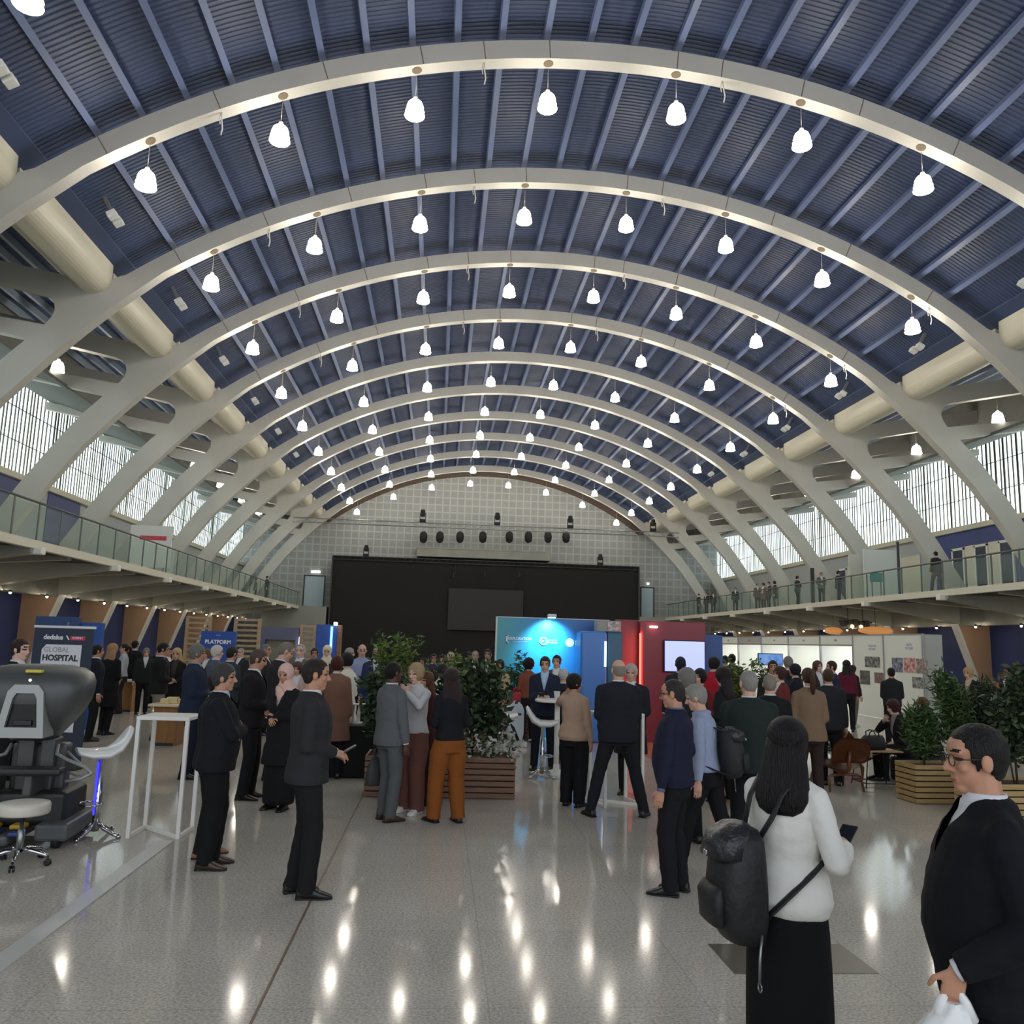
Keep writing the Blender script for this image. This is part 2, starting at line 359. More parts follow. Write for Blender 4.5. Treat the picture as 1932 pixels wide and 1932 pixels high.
for i, (x0, x1) in enumerate(((-16.1, -14.4), (14.6, 15.7))):
    bm = BM(); box(bm, (x0, Y1-.08, 4.5), (x1, Y1-.02, 7.3)); d = struct('door_%d' % (i+1), bm, mat('pale_door', (176, 196, 204), .5))
    bm = BM(); box(bm, (x0-.1, Y1-.12, 4.5), (x0, Y1-.01, 7.4)); box(bm, (x1, Y1-.12, 4.5), (x1+.1, Y1-.01, 7.4)); box(bm, (x0, Y1-.12, 7.3), (x1, Y1-.01, 7.4)); obj('door_frame', bm, M_dgrey, d)
    bm = BM(); bbox(bm, (x0+.5, Y1-.2, 7.6), (x1-.4, Y1-.02, 7.8), .02); obj('door_lamp', bm, mat('door_lamp', (240, 245, 240), emit=2), d)
for s in (-1, 1):
    bm = BM(); box(bm, (min(s*13.6, s*19), 73.2, 0), (max(s*13.6, s*19), Y1, 4.5)); o = struct('stair_block', bm, mat('stair_grey', (140, 142, 138), .7))
    o['label'] = 'grey wall block under the end door, %s of the stage' % ('left' if s < 0 else 'right'); o['category'] = 'wall'
# metal strip set in the floor and the dark hatch
bm = BM(); box(bm, (-6.47, 2.0, 0), (-6.335, 8.45, .006)); box(bm, (-6.335, 2.0, 0), (-6.325, 8.45, .009))
o = struct('floor_strip', bm, mat('brushed_strip', (214, 215, 212), .3, .35)); tag(o, 'shiny metal cover strip set along the floor at the left', 'floor strip')
bm = BM(); box(bm, (-4.81, 2.0, 0), (-4.795, 40, .003)); o = struct('floor_seam', bm, mat('seam_brown', (112, 92, 72), .5)); tag(o, 'thin brown joint running along the floor', 'floor joint')
bm = BM(); box(bm, (-2.1, 5.25, 0), (-1.2, 5.75, .004)); o = obj('floor_hatch', bm, mat('hatch_stone', (96, 90, 78), .3)); tag(o, 'dark rectangular hatch plate in the floor beside the woman with the backpack', 'floor hatch')
# ================================================================ HALL LAMPS AND RIGGING
M_bell = mat('lamp_glass', (255, 250, 240), .3, emit=LAMP_E, ecol=(255, 247, 233))
M_rim = mat('lamp_rim', (190, 190, 186), .4)
def make_lamp():
    r = empty('pendant_lamp')
    bm = BM(); lathe(bm, [(.06, .43), (.125, .405), (.17, .35), (.2, .26), (.218, .14), (.225, .05), (.225, 0)], 14); obj('bell', bm, M_bell, r)
    bm = BM(); lathe(bm, [(.222, .115), (.242, .11), (.242, .085), (.224, .08)], 14); obj('rim', bm, M_rim, r)
    bm = BM(); lathe(bm, [(.03, .56), (.055, .54), (.06, .43), (.03, .425)], 10); obj('cap', bm, M_white, r)
    bm = BM(); lathe(bm, [(.226, 0), (.25, -.035), (.24, -.055), (.1, -.06), (.001, -.06)], 14); obj('diffuser', bm, M_bell, r)
    bm = BM(); tube(bm, [(0, 0, .54), (0, 0, 1.2)], .008, 5); obj('wire', bm, M_rim, r)
    return r
lamp = make_lamp(); used = False
def place_lamp(x, y, z, label, group, sc=1.0):
    global used
    o = lamp if not used else copy_tree(lamp); used = True
    o.location = (x, y, z-.22); o.scale = (sc*1.04, sc*1.04, sc*.9); tag(o, label, 'lamp', group)
xs = [-x for x in LX[::-1]] + list(LX); zs = list(LZ[::-1]) + list(LZ)
for k in range(0, 11):
    for i in range(8):
        if k == 0 and i > 0: lab = 'white bell pendant lamp hanging above the camera, nearest row'; 
        if k == 0: lab = 'white bell pendant lamp cut by the top left corner of the photo' if i == 0 else 'bell pendant lamp hanging overhead, number %s from the left of the nearest row' % ORD[i]
        else: lab = 'glowing bell pendant lamp, %s from the left, hanging under the %s arch' % (ORD[i], ORD[k-1])
        place_lamp(xs[i], ROW(k), zs[i], lab, 'bell lamps under the arches')
for k in range(2, 10):
    for s in (-1, 1):
        if k == 2 and s < 0: continue
        place_lamp(s*18.68, ROW(k), 11.77, 'glowing bell lamp above the %s balcony, on the %s arch' % ('left' if s < 0 else 'right', ORD[k-1]), 'bell lamps above the balconies', .95)
# pairs of white floodlight boxes on the outermost purlin of each bay
M_fl = mat('flood_white', (214, 216, 214), .4)
for k in range(0, 7):
    for s in (-1, 1):
        if k == 0 and s > 0: continue
        r = empty('roof_floodlight', (s*13.35, ROW(k)+2.75, 13.2)); r.rotation_euler = (0, s*math.radians(30), 0)
        tag(r, 'pair of small white boxes at the %s roof edge, in bay %s' % ('left' if s < 0 else 'right', ORD[k]), 'floodlight', 'white box pairs on the roof edges')
        for d in (-.2, .2):
            bm = BM(); bbox(bm, (-.13, d-.13, -.1), (.13, d+.13, .08), .02); obj('box', bm, M_fl, r)
        bm = BM(); box(bm, (-.04, -.08, .07), (.04, .08, .8)); obj('bracket', bm, M_grey, r)
# small hanging hooks and cables under the near arches
for k in (1, 2, 3, 4):
    for x in (-9.9, -3.4, 2.95, 12.15):
        z = CZ+math.sqrt(23.1**2-x*x); bm = BM()
        tube(bm, [(0, 0, .03), (.02, -.02, -.2), (.06, -.03, -.45), (.03, -.02, -.62)], .018, 5); tube(bm, [(0, 0, .03), (-.05, 0, -.15), (-.02, .02, -.3)], .012, 5)
        o = obj('cable_tail', bm, mat('cable_white', (196, 194, 184), .5), loc=(x, ROW(k)-.05, z))
        tag(o, 'short pale cable end dangling from the %s arch, %s' % (ORD[k-1], 'far left' if x < -9 else 'left of the middle' if x < 0 else 'right of the middle' if x < 5 else 'far right'), 'cable', 'loose cable ends under the arches')
# truss bar across the hall with four moving heads
YT = 67.62
bm = BM()
for dz in (0, .35):
    tube(bm, [(-15.9, YT, 10.95+dz), (15.5, YT, 10.95+dz)], .05, 6)
x = -15.6; up = True
while x < 14.8:
    tube(bm, [(x, YT, 10.95 if up else 11.3), (x+.6, YT, 11.3 if up else 10.95)], .02, 4); x += .6; up = not up
o = obj('lighting_truss', bm, M_steel); tag(o, 'long thin lighting truss bar spanning the hall before the end wall', 'truss')
def moving_head(name, p, label, grp, s=1.0):
    r = empty(name, p, 0, label, 'stage light', grp); r.scale = (s,)*3
    bm = BM(); bbox(bm, (-.2, -.15, 0), (.2, .15, .18), .03); obj('base', bm, M_black, r)
    bm = BM(); box(bm, (-.2, -.06, .16), (-.16, .06, .6)); box(bm, (.16, -.06, .16), (.2, .06, .6)); box(bm, (-.19, -.05, .17), (.19, .05, .2)); tube(bm, [(-.18, 0, .57), (.18, 0, .57)], .03, 6); obj('yoke', bm, M_black, r)
    bm = BM(); lathe(bm, [(.12, .36), (.15, .42), (.15, .75), (.1, .82)], 12); obj('head', bm, M_black, r)
for i, u in enumerate((797, 938, 1076, 1232)):
    p = at(u, 990, Y=YT); moving_head('moving_head_light', (p.x, YT, 11.34), 'black moving head light on the long truss bar, %s from the left' % ORD[i], 'moving heads on the truss bar', 1.25)
# ---- stage box
X0, X1, YS, ZT = -13.35, 13.55, 73.4, 8.85
st = empty('stage_box', (0, YS, 0), 0, 'huge black curtained stage box against the end wall', 'stage')
bm = BM(); box(bm, (X0, 0, 0), (X1, 3.3, ZT))
obj('black_drape', bm, mat('drape_black', (24, 24, 25), .9, bump=.3, bscale=3), st)
bm = BM()
for z, y in ((ZT+.05, -.1), (ZT-.25, -.1), (ZT+.05, .2)): tube(bm, [(X0, y, z), (X1, y, z)], .05, 6)
x = X0
while x < X1-.3: tube(bm, [(x, -.1, ZT-.25), (x+.3, -.1, ZT+.05)], .02, 4); x += .6
obj('top_truss', bm, M_dgrey, st)
for x in (X0, X1):
    bm = BM(); box(bm, (x-.06, -.12, 0), (x+.06, -.02, ZT)); obj('edge_pipe', bm, M_dgrey, st)
a, b = at(847, 1110, Y=YS), at(985, 1192, Y=YS)
bm = BM(); box(bm, (a.x, YS-.3, b.z), (b.x, YS-.2, a.z)); tube(bm, [(a.x+.5, YS-.25, a.z-.02), (a.x+.5, YS-.12, ZT)], .02, 5); tube(bm, [(b.x-.5, YS-.25, a.z-.02), (b.x-.5, YS-.12, ZT)], .02, 5); o = obj('projection_screen', bm, mat('screen_grey', (46, 46, 46), .8)); tag(o, 'dark grey unlit projection screen hung on the black stage', 'screen')
for i, u in enumerate((856, 915, 980)):
    p = at(u, 1083, Y=YS-.45); r = empty('stage_par_light', p, 0, 'small black par light above the stage screen, %s from left' % ORD[i], 'stage light', 'par lights above the stage screen')
    bm = BM(); lathe(bm, [(.13, -.25), (.15, -.2), (.1, .1), (.03, .14)], 10); obj('can', bm, M_black, r)
    bm = BM(); lathe(bm, [(.11, -.262), (.11, -.245)], 10); obj('lens', bm, mat('lens', (190, 190, 180), .2), r)
    bm = BM(); tube(bm, [(0, .0, .1), (0, .3, .3)], .03, 5); obj('arm', bm, M_black, r)
for i, u in enumerate((690, 1133)):
    p = at(u, 1052, Y=YS); moving_head('moving_head_light', (p.x, YS+.1, ZT+.1), 'black moving head light on top of the stage box, %s end' % ('left', 'right')[i], 'moving heads on the stage box', 1.2)
a, b = at(787, 1031, Y=YS+1.2), at(1038, 1075, Y=YS+1.2); b.z = ZT+.4
bm = BM(); bbox(bm, (a.x, YS+1.2, b.z), (b.x, YS+3.3, a.z), .05); box(bm, (a.x-.05, YS+1.15, a.z-.12), (b.x+.05, YS+1.25, a.z)); box(bm, (a.x+.3, YS+3.2, a.z-.4), (b.x-.3, YS+3.38, a.z-.2)); o = obj('projector_housing', bm, M_conc); tag(o, 'long grey housing on the end wall above the stage', 'housing')
for i, u in enumerate((799, 830, 868, 911, 961, 997, 1034, 1068)):
    p = at(u, 1013, Y=YS+2.0)
    r = empty('wall_spotlight', p, 0, 'black round can spotlight above the stage, %s from the left' % ORD[i], 'spotlight', 'can spotlights before the end wall')
    bm = BM(); lathe(bm, [(.1, -.55), (.3, -.4), (.36, 0), (.3, .35), (.12, .5)], 12); obj('can', bm, M_black, r)
    bm = BM(); lathe(bm, [(.2, -.5), (.24, -.42)], 12); obj('lens', bm, M_dgrey, r)
    bm = BM(); tube(bm, [(0, 0, .4), (0, 1.35, .6)], .05, 6); obj('arm', bm, M_black, r)
# ---- railings: handrail, posts, glass panes
def glass_mat():
    m = bpy.data.materials.new('railing_glass'); m.use_nodes = True; nt = m.node_tree; nt.nodes.remove(nt.nodes['Principled BSDF']); L = nt.links.new
    t = nt.nodes.new('ShaderNodeBsdfTransparent'); t.inputs[0].default_value = (.92, .97, .94, 1)
    g = nt.nodes.new('ShaderNodeBsdfGlossy'); g.inputs['Roughness'].default_value = .05; d = nt.nodes.new('ShaderNodeBsdfDiffuse'); d.inputs[0].default_value = (.5, .6, .55, 1)
    m1 = nt.nodes.new('ShaderNodeMixShader'); m1.inputs[0].default_value = .07; L(t.outputs[0], m1.inputs[1]); L(d.outputs[0], m1.inputs[2])
    m2 = nt.nodes.new('ShaderNodeMixShader'); m2.inputs[0].default_value = .05; L(m1.outputs[0], m2.inputs[1]); L(g.outputs[0], m2.inputs[2])
    L(m2.outputs[0], nt.nodes['Material Output'].inputs[0]); return m
M_glass = glass_mat(); M_rail = mat('rail_grey', (92, 96, 94), .4, .3)
for s, nm in ((-1, 'left'), (1, 'right')):
    r = empty('balcony_railing', (s*15.95, 0, 4.5), 0, 'glass balcony railing with a grey handrail along the %s balcony' % nm, 'railing')
    bm = BM(); tube(bm, [(0, 14.0, 1.12), (0, 73.1, 1.12)], .035, 8); obj('handrail', bm, M_rail, r)
    y = 15.35; i = 0
    while y < 73:
        bm = BM(); box(bm, (-.015, -.035, -.12), (.015, .035, 1.1)); obj('post', bm, M_rail, r, loc=(0, y, 0))
        bm = BM(); box(bm, (-.006, .05, .05), (.006, 1.45, 1.03)); obj('glass_pane', bm, M_glass, r, loc=(0, y, 0))
        y += 1.5
# ---- small downlights under the balconies
M_dl = mat('downlight', (255, 246, 225), emit=320, ecol=(255, 236, 205))
for s, nm in ((-1, 'left'), (1, 'right')):
    n = 0
    for k in range(2, 10):
        for dy in (1.2, 4.2):
            n += 1
            r = empty('balcony_downlight', (s*20.0, ROW(k)+dy, 3.22), 0, 'tiny bright downlight under the %s balcony, %s from the front' % (nm, ORD[n-1] if n < 15 else 'far end'), 'downlight', 'downlights under the %s balcony' % nm)
            bm = BM(); ball(bm, (0, 0, 0), .042); obj('bulb', bm, M_dl, r)
            bm = BM(); tube(bm, [(s*.3, 0, .1), (0, 0, .05)], .02, 5); lathe(bm, [(.07, .02), (.05, .1), (.001, .12)], 10); obj('holder', bm, M_dgrey, r)
# ================================================================ PEOPLE: builder
def evald(bm, mods):
    "run a mesh through modifiers and return the result as a mesh"
    me = bpy.data.meshes.new('t'); bm.to_mesh(me); bm.free()
    o = bpy.data.objects.new('t', me); COL.objects.link(o)
    for ty, kw in mods:
        m = o.modifiers.new('m', ty)
        for a, v in kw.items(): setattr(m, a, v)
    dg = bpy.context.evaluated_depsgraph_get(); dg.update()
    r = bpy.data.meshes.new_from_object(o.evaluated_get(dg)); bpy.data.objects.remove(o); bpy.data.meshes.remove(me)
    r.materials.clear(); r.polygons.foreach_set('use_smooth', [True]*len(r.polygons)); return r
def fuse(bm, vox, smooth=4, fac=.5, extra=()):
    fixn(bm)
    return evald(bm, [('REMESH', dict(mode='VOXEL', voxel_size=vox, use_smooth_shade=True)), ('SMOOTH', dict(factor=fac, iterations=smooth))] + list(extra))
def cut(me, pred):
    "open a mesh where pred(face centre) is true"
    bm = bmesh.new(); bm.from_mesh(me); fs = [f for f in bm.faces if pred(f.calc_center_median())]
    bmesh.ops.delete(bm, geom=fs, context='FACES')
    # ease the cut edge
    for _ in range(3):
        bv = [v for v in bm.verts if v.is_boundary]
        new = {}
        for v in bv:
            nb = [e.other_vert(v).co for e in v.link_edges if e.is_boundary]
            if len(nb) == 2: new[v] = v.co*.4 + (nb[0]+nb[1])*.3
        for v, c in new.items(): v.co = c
    bm.to_mesh(me); bm.free(); me.polygons.foreach_set('use_smooth', [True]*len(me.polygons)); return me
def caps(bm, a, b, ra, rb, n=10):
    "tapered limb segment with round ends"
    a, b = Vector(a), Vector(b); d = (b-a); L = d.length
    if L < 1e-5: return ball(bm, a, ra)
    d /= L; pts = []; rs = []
    for t in (-.99, -.8, -.45): pts.append(a+d*ra*t); rs.append(ra*math.sqrt(max(1-t*t, .02)))
    for t in (0, .33, .66, 1): pts.append(a+(b-a)*t); rs.append(ra+(rb-ra)*t)
    for t in (.45, .8, .99): pts.append(b+d*rb*t); rs.append(rb*math.sqrt(max(1-t*t, .02)))
    x, y = frame(d)
    return loft(bm, [(p, r, r, x, y) for p, r in zip(pts, rs)], n)
def ik(a, c, l1, l2, pole):
    a, c = Vector(a), Vector(c); d = c-a; L = min(d.length, (l1+l2)*.999); L = max(L, abs(l1-l2)+.01); u = d.normalized(); c = a+u*L
    k = (l1*l1-l2*l2+L*L)/(2*L); h = math.sqrt(max(l1*l1-k*k, 0)); p = Vector(pole); p = (p-u*p.dot(u)).normalized()
    return a+u*k+p*h, c
def interp(tab, z):
    for (z0, *a), (z1, *b) in zip(tab, tab[1:]):
        if z <= z1:
            t = max(0, min(1, (z-z0)/(z1-z0))); return [p+(q-p)*t for p, q in zip(a, b)]
    return tab[-1][1:]
# torso section: z, half width, half depth, y of the centre
TORSO_M = [(.80, .160, .105, -.005), (.90, .168, .115, -.01), (1.0, .158, .108, 0), (1.10, .152, .108, .005), (1.22, .165, .118, .005), (1.33, .172, .116, -.002), (1.385, .158, .102, -.008), (1.44, .105, .076, -.012), (1.49, .064, .062, -.008)]
TORSO_F = [(.80, .165, .112, -.01), (.90, .172, .118, -.015), (1.0, .145, .100, 0), (1.10, .128, .092, .002), (1.22, .142, .118, .012), (1.30, .146, .112, .004), (1.37, .138, .092, -.006), (1.44, .098, .068, -.01), (1.48, .054, .054, -.006)]
from mathutils import noise as _ns
def crease(me, amp, fx=(6, 6, 13), bands=None):
    "cloth folds: push vertices along their normals"
    co = [Vector(v.co) for v in me.vertices]; nr = [Vector(v.normal) for v in me.vertices]
    for v, c, n in zip(me.vertices, co, nr):
        q = Vector((c.x*fx[0], c.y*fx[1], c.z*fx[2])); a = _ns.noise(q)+.5*_ns.noise(q*2.1+Vector((3, 1, 7))); k = amp
        if bands:
            for p, r in bands: k += amp*1.3*max(0, 1-(c-p).length/r)
        v.co = c+n*(a*k)
    return me
class Pose:
    def __init__(s, fem=False, belly=0, lean=0, side=0, turn=0, nod=0, tilt=0, la='down', ra='down', lf=(-.10, .02, 8), rf=(.10, -.02, 8), drop=0, lh=None, rh=None, wide=1.05, twist=0, lp=None, rp=None):
        s.__dict__.update(locals()); s.key = repr((fem, belly, lean, side, turn, nod, tilt, la, ra, lf, rf, drop, lh, rh, wide, twist, lp, rp))
        s.tab = TORSO_F if fem else TORSO_M
        s.sh = (.150 if fem else .172)*wide
        hip = Vector((0, 0, .93-drop))
        s.ML = Matrix.Translation(hip) @ Matrix.Rotation(math.radians(-lean), 4, 'X') @ Matrix.Rotation(math.radians(side), 4, 'Y') @ Matrix.Rotation(math.radians(twist), 4, 'Z') @ Matrix.Translation(-Vector((0, 0, .93)))
        s.inv = s.ML.inverted()
        s.MH = s.ML @ Matrix.Translation((0, .014, 1.520)) @ Matrix.Rotation(math.radians(turn), 4, 'Z') @ Matrix.Rotation(math.radians(-nod), 4, 'X') @ Matrix.Rotation(math.radians(tilt), 4, 'Y') @ Matrix.Translation((0, 0, .10))
        s.arms = {}
        for sd, a, hd, pl in ((-1, la, lh, lp), (1, ra, rh, rp)):
            sh = s.ML @ Vector((sd*s.sh, -.005, 1.385))
            pole = Vector((sd*.6, -1, -.25))
            if a == 'down': w = s.ML @ Vector((sd*(s.sh+.07+belly*.35), .05, .845)); pole = Vector((sd*.3, -1, 0))
            elif a == 'fold': w = s.ML @ Vector((-sd*.05, .165+belly*.5+.02*sd, 1.14+sd*.025)); pole = Vector((sd*1, .1, -1)); hd = hd or (-sd, -.45, .25)
            elif a == 'front': w = s.ML @ Vector((sd*.06, .19+belly*.5, 1.07)); pole = Vector((sd*.7, -.8, -.6))
            elif a == 'back': w = s.ML @ Vector((sd*.03, -.17, .93)); pole = Vector((sd*1, -.6, 0))
            elif a == 'phone': w = s.ML @ Vector((sd*.10, .22, 1.17)); pole = Vector((sd*.7, -.5, -.8))
            elif a == 'mouth': w = s.ML @ Vector((sd*.05, .19, 1.44)); pole = Vector((sd*.9, .1, -.9))
            elif a == 'pocket': w = s.ML @ Vector((sd*(s.sh+.03), .09, .93)); pole = Vector((sd*.8, -1, 0))
            else: w = s.ML @ Vector(a)
            if pl: pole = Vector(pl)
            e, w = ik(sh, w, .285, .255, pole); fd = (w-e).normalized()
            if hd: fd = (Vector(hd)).normalized()
            s.arms[sd] = (sh, e, w, fd)
        s.legs = {}
        for sd, f in ((-1, lf), (1, rf)):
            h = Vector((sd*.09, 0, .92-drop)); ank = Vector((f[0], f[1], .085 + (f[3] if len(f) > 3 else 0)))
            dl = (ank-h).length*.5015; k, an = ik(h, ank, max(.421, dl), max(.418, dl), (sd*.12, 1, .1 if drop < .2 else .6))
            s.legs[sd] = (h, k, an, math.radians(f[2])*(-sd if sd < 0 else -1) if False else math.radians(f[2])*(1 if sd < 0 else -1))
    def ring(s, z, infl=0, fx=1, fy=1):
        hw, hd, cy = interp(s.tab, z)
        b = s.belly*max(0, 1-abs(z-1.06)/.26)
        c = s.ML @ Vector((0, cy+b*.5, z)); R = s.ML.to_3x3()
        return (c, (hw+infl+b*.55)*fx*(s.wide if z > .95 else (1+s.wide)/2), (hd+infl*1.25+b*.6)*fy, R @ Vector((1, 0, 0)), R @ Vector((0, 1, 0)))
def hand_parts(bm, w, fd, side, palm, curl=.55):
    "palm, four unequal fingers and a thumb"
    fd = Vector(fd).normalized(); pn = Vector(palm); pn = (pn-fd*pn.dot(fd)).normalized(); ax = fd.cross(pn)*side   # towards the thumb
    R = Matrix((ax, fd, pn)).transposed()
    loft(bm, [(w+fd*t, a, b, ax, pn) for t, a, b in ((-.03, .024, .02), (0, .027, .02), (.03, .037, .018), (.065, .041, .016), (.088, .038, .013))], 10)
    for i, (o, L) in enumerate(((.029, .070), (.010, .080), (-.010, .074), (-.028, .058))):
        p = w+fd*.08+ax*o; d = (fd+ax*o*1.5).normalized(); r = .0085
        for j in range(3):
            ang = curl*(.45+.45*j); d2 = (d*math.cos(ang)+pn*math.sin(ang)).normalized(); q = p+d2*L*(.45, .32, .23)[j]
            caps(bm, p, q, r, r-.0008, 7); p = q; r -= .0008
    p = w+fd*.02+ax*.03; d = (fd*.7+ax*.75+pn*.25).normalized(); q = p+d*.042; caps(bm, p-d*.015, q, .012, .0105, 7); q2 = q+(fd*.85+pn*.45+ax*.1).normalized()*.034; caps(bm, q, q2, .0105, .0085, 7)
def build_body(P, hi):
    bm = BM(); H = P.MH; fem = P.fem
    loft(bm, [P.ring(z) for z in (.80, .85, .9, .96, 1.02, 1.1, 1.16, 1.22, 1.28, 1.33, 1.38, 1.42, 1.45, 1.48)], 16)
    nr = .05 if fem else .059
    c0 = P.ML @ Vector((0, -.012, 1.42)); c1 = H @ Vector((0, -.015, -.05)); caps(bm, c0, c1, nr*1.12, nr)
    for sd in (-1, 1):
        sh, e, w, fd = P.arms[sd]; k = .85 if fem else 1
        tp = P.ML @ Vector((sd*.05, -.012, 1.445)); caps(bm, tp, sh, .045*k, .046*k); caps(bm, sh, sh+(e-sh)*.3, .05*k, .047*k); caps(bm, sh+(e-sh)*.25, e, .047*k, .04*k); caps(bm, e, e+(w-e)*.4, .041*k, .04*k); caps(bm, e+(w-e)*.4, w, .04*k, .027*k)
        h, kn, an, yw = P.legs[sd]
        caps(bm, h, kn, .082, .056); caps(bm, kn, kn+(an-kn)*.35, .054, .057); caps(bm, kn+(an-kn)*.35, an, .057, .038)
        f = Matrix.Rotation(yw, 3, 'Z') @ Vector((0, 1, 0)); caps(bm, an-f*.03+Vector((0, 0, -.045)), an+f*.12+Vector((0, 0, -.062)), .027, .019)
    B = lambda c, r: ball(bm, c, r, H, 3 if hi else 2)
    j = .93 if fem else 1
    B((0, -.014, .03), (.075, .096, .088)); B((0, .018, -.042), (.057*j, .066, .074)); B((0, .056, -.098), (.027*j, .023, .02)); B((0, .03, .035), (.062, .062, .06))
    t = BM(); caps(t, (0, .080, .012), (0, .104, -.031), .0085, .0125*j, 8); caps(t, (-.013, .089, -.035), (.013, .089, -.035), .009, .009, 6)
    caps(t, (-.042, .071, .026), (.042, .071, .026), .0125, .0125, 6); caps(t, (-.017, .078, -.066), (.017, .078, -.066), .0075, .0075, 6); caps(t, (-.016, .077, -.076), (.016, .077, -.076), .007, .007, 6)
    add(bm, t, H)
    for sd in (-1, 1):
        B((sd*.036, .058, -.025), (.023, .021, .022)); B((sd*.079, -.006, -.008), (.011, .021, .033))
        sh, e, w, fd = P.arms[sd]
        pl = Vector((-sd, .15, 0)) if abs(fd.z) > .75 else Vector((-sd*.55, .1, -.6 if fd.y > .4 else .4))
        if hi: hand_parts(bm, w, fd, sd, pl)
        else: caps(bm, w, w+fd*.07, .03, .035, 8)
    me = fuse(bm, .0058 if hi else .0145, 3 if hi else 1, .5)
    if not hi:
        b2 = BM(); b2.from_mesh(me)
        for sd in (-1, 1):
            sh, e, w, fd = P.arms[sd]; pl = Vector((-sd, .15, 0)) if abs(fd.z) > .75 else Vector((-sd*.55, .1, -.6 if fd.y > .4 else .4)); hand_parts(b2, w, fd, sd, pl)
        b2.to_mesh(me); b2.free()
    # brows, eyes and lips as their own materials on the one surface
    Hi = H.inverted(); n = len(me.polygons); mi = np.zeros(n, np.int32)
    cs = np.empty(n*3); me.polygons.foreach_get('center', cs); cs = cs.reshape(-1, 3); M = np.array(Hi); lc = cs @ M[:3, :3].T + M[:3, 3]
    ax, y, z = np.abs(lc[:, 0]), lc[:, 1], lc[:, 2]; fr = (y > .045)
    g = 0 if hi else .003
    mi[fr & (ax > .013) & (ax < .05) & (z > .0255-g+ax*.08) & (z < .034+g+ax*.08)] = 1
    mi[fr & (((ax-.031)/(.0155+g))**2+((z-.004)/(.0065+g))**2 < 1)] = 2
    mi[fr & (ax < .024) & (y > .06) & (((lc[:, 0])/.022)**2+((z+.071)/(.0075+g*.5))**2 < 1)] = 3
    me.polygons.foreach_set('material_index', mi); return me
def build_top(P, kind, hi):
    "kinds: jacket, coat, sweater, shirt, blouse, vneck"
    vox = .0105 if hi else .019; bm = BM(); fem = P.fem
    infl = dict(jacket=.034, coat=.04, sweater=.027, shirt=.018, blouse=.024, cardigan=.028, tee=.012)[kind]
    hem = dict(jacket=.80, coat=.52, sweater=.85, shirt=.90, blouse=.84, cardigan=.62, tee=.95)[kind]
    zs = [z for z in (.80, .86, .92, .98, 1.04, 1.1, 1.16, 1.22, 1.28, 1.34, 1.39, 1.43, 1.455) if z >= hem-.001]
    rings = []
    if hem < .8:
        base = P.ring(.82, infl)
        for z in (hem, hem+.12, .76):
            if z < .80:
                R = P.ring(.82, infl+.012+(.82-z)*(.06 if kind != 'coat' or not fem else .12)); rings.append((R[0]+Vector((0, 0, z-.82)), *R[1:]))
    for z in zs:
        k = infl
        if kind == 'jacket': k += .012 if z < .9 else (.004 if z < 1.0 else 0)
        if kind == 'blouse' and 0.9 < z < 1.1: k += .022
        if z > 1.4: k = infl*.7
        rings.append(P.ring(z, k))
    top = P.ring(1.475, .026); rings.append(top); rings.append((top[0]+P.ML.to_3x3() @ Vector((0, -.004, .022)), .068, .066, top[3], top[4]))
    loft(bm, rings, 20)
    for sd in (-1, 1):
        sh, e, w, fd = P.arms[sd]; k = (.86 if fem else 1); a = dict(jacket=.016, coat=.019, blouse=.016, cardigan=.013).get(kind, .007)
        tp = P.ML @ Vector((sd*.06, -.012, 1.437)); caps(bm, tp, sh, .046*k+a*.7, .05*k+a); caps(bm, sh, sh+(e-sh)*.4, .053*k+a, .052*k+a); caps(bm, sh+(e-sh)*.35, e, .051*k+a, .046*k+a)
        if kind == 'tee': continue
        d = (w-e).normalized(); x, y = frame(d); L = (w-e).length
        loft(bm, [(e-d*.03, .036*k+a, .036*k+a, x, y), (e, .048*k+a, .048*k+a, x, y), (e+d*L*.5, .045*k+a, .045*k+a, x, y), (e+d*(L-.035), .034*k+a, .034*k+a, x, y), (e+d*(L-.005), .032*k+a, .032*k+a, x, y)], 12)
    me = fuse(bm, vox, 4 if hi else 2, .5)
    if hi: crease(me, .0065 if kind == 'blouse' else .0042, bands=[(P.arms[q][1], .16) for q in (-1, 1)]+[(P.arms[q][0], .13) for q in (-1, 1)])
    if kind in ('jacket', 'coat', 'cardigan'):
        v0 = 1.19+P.belly*1.6 if kind == 'jacket' else (1.22 if kind == 'coat' else .9)
        def pred(c):
            q = P.inv @ c; return q.y > .0 and q.z > v0 and abs(q.x) < .07*min(1, (q.z-v0)/(1.47-v0)*1.05)
        cut(me, pred)
    if hem < .83 or kind in ('blouse', 'sweater'):
        cut(me, lambda c, h=hem: (P.inv @ c).z < h+.022)
    return me
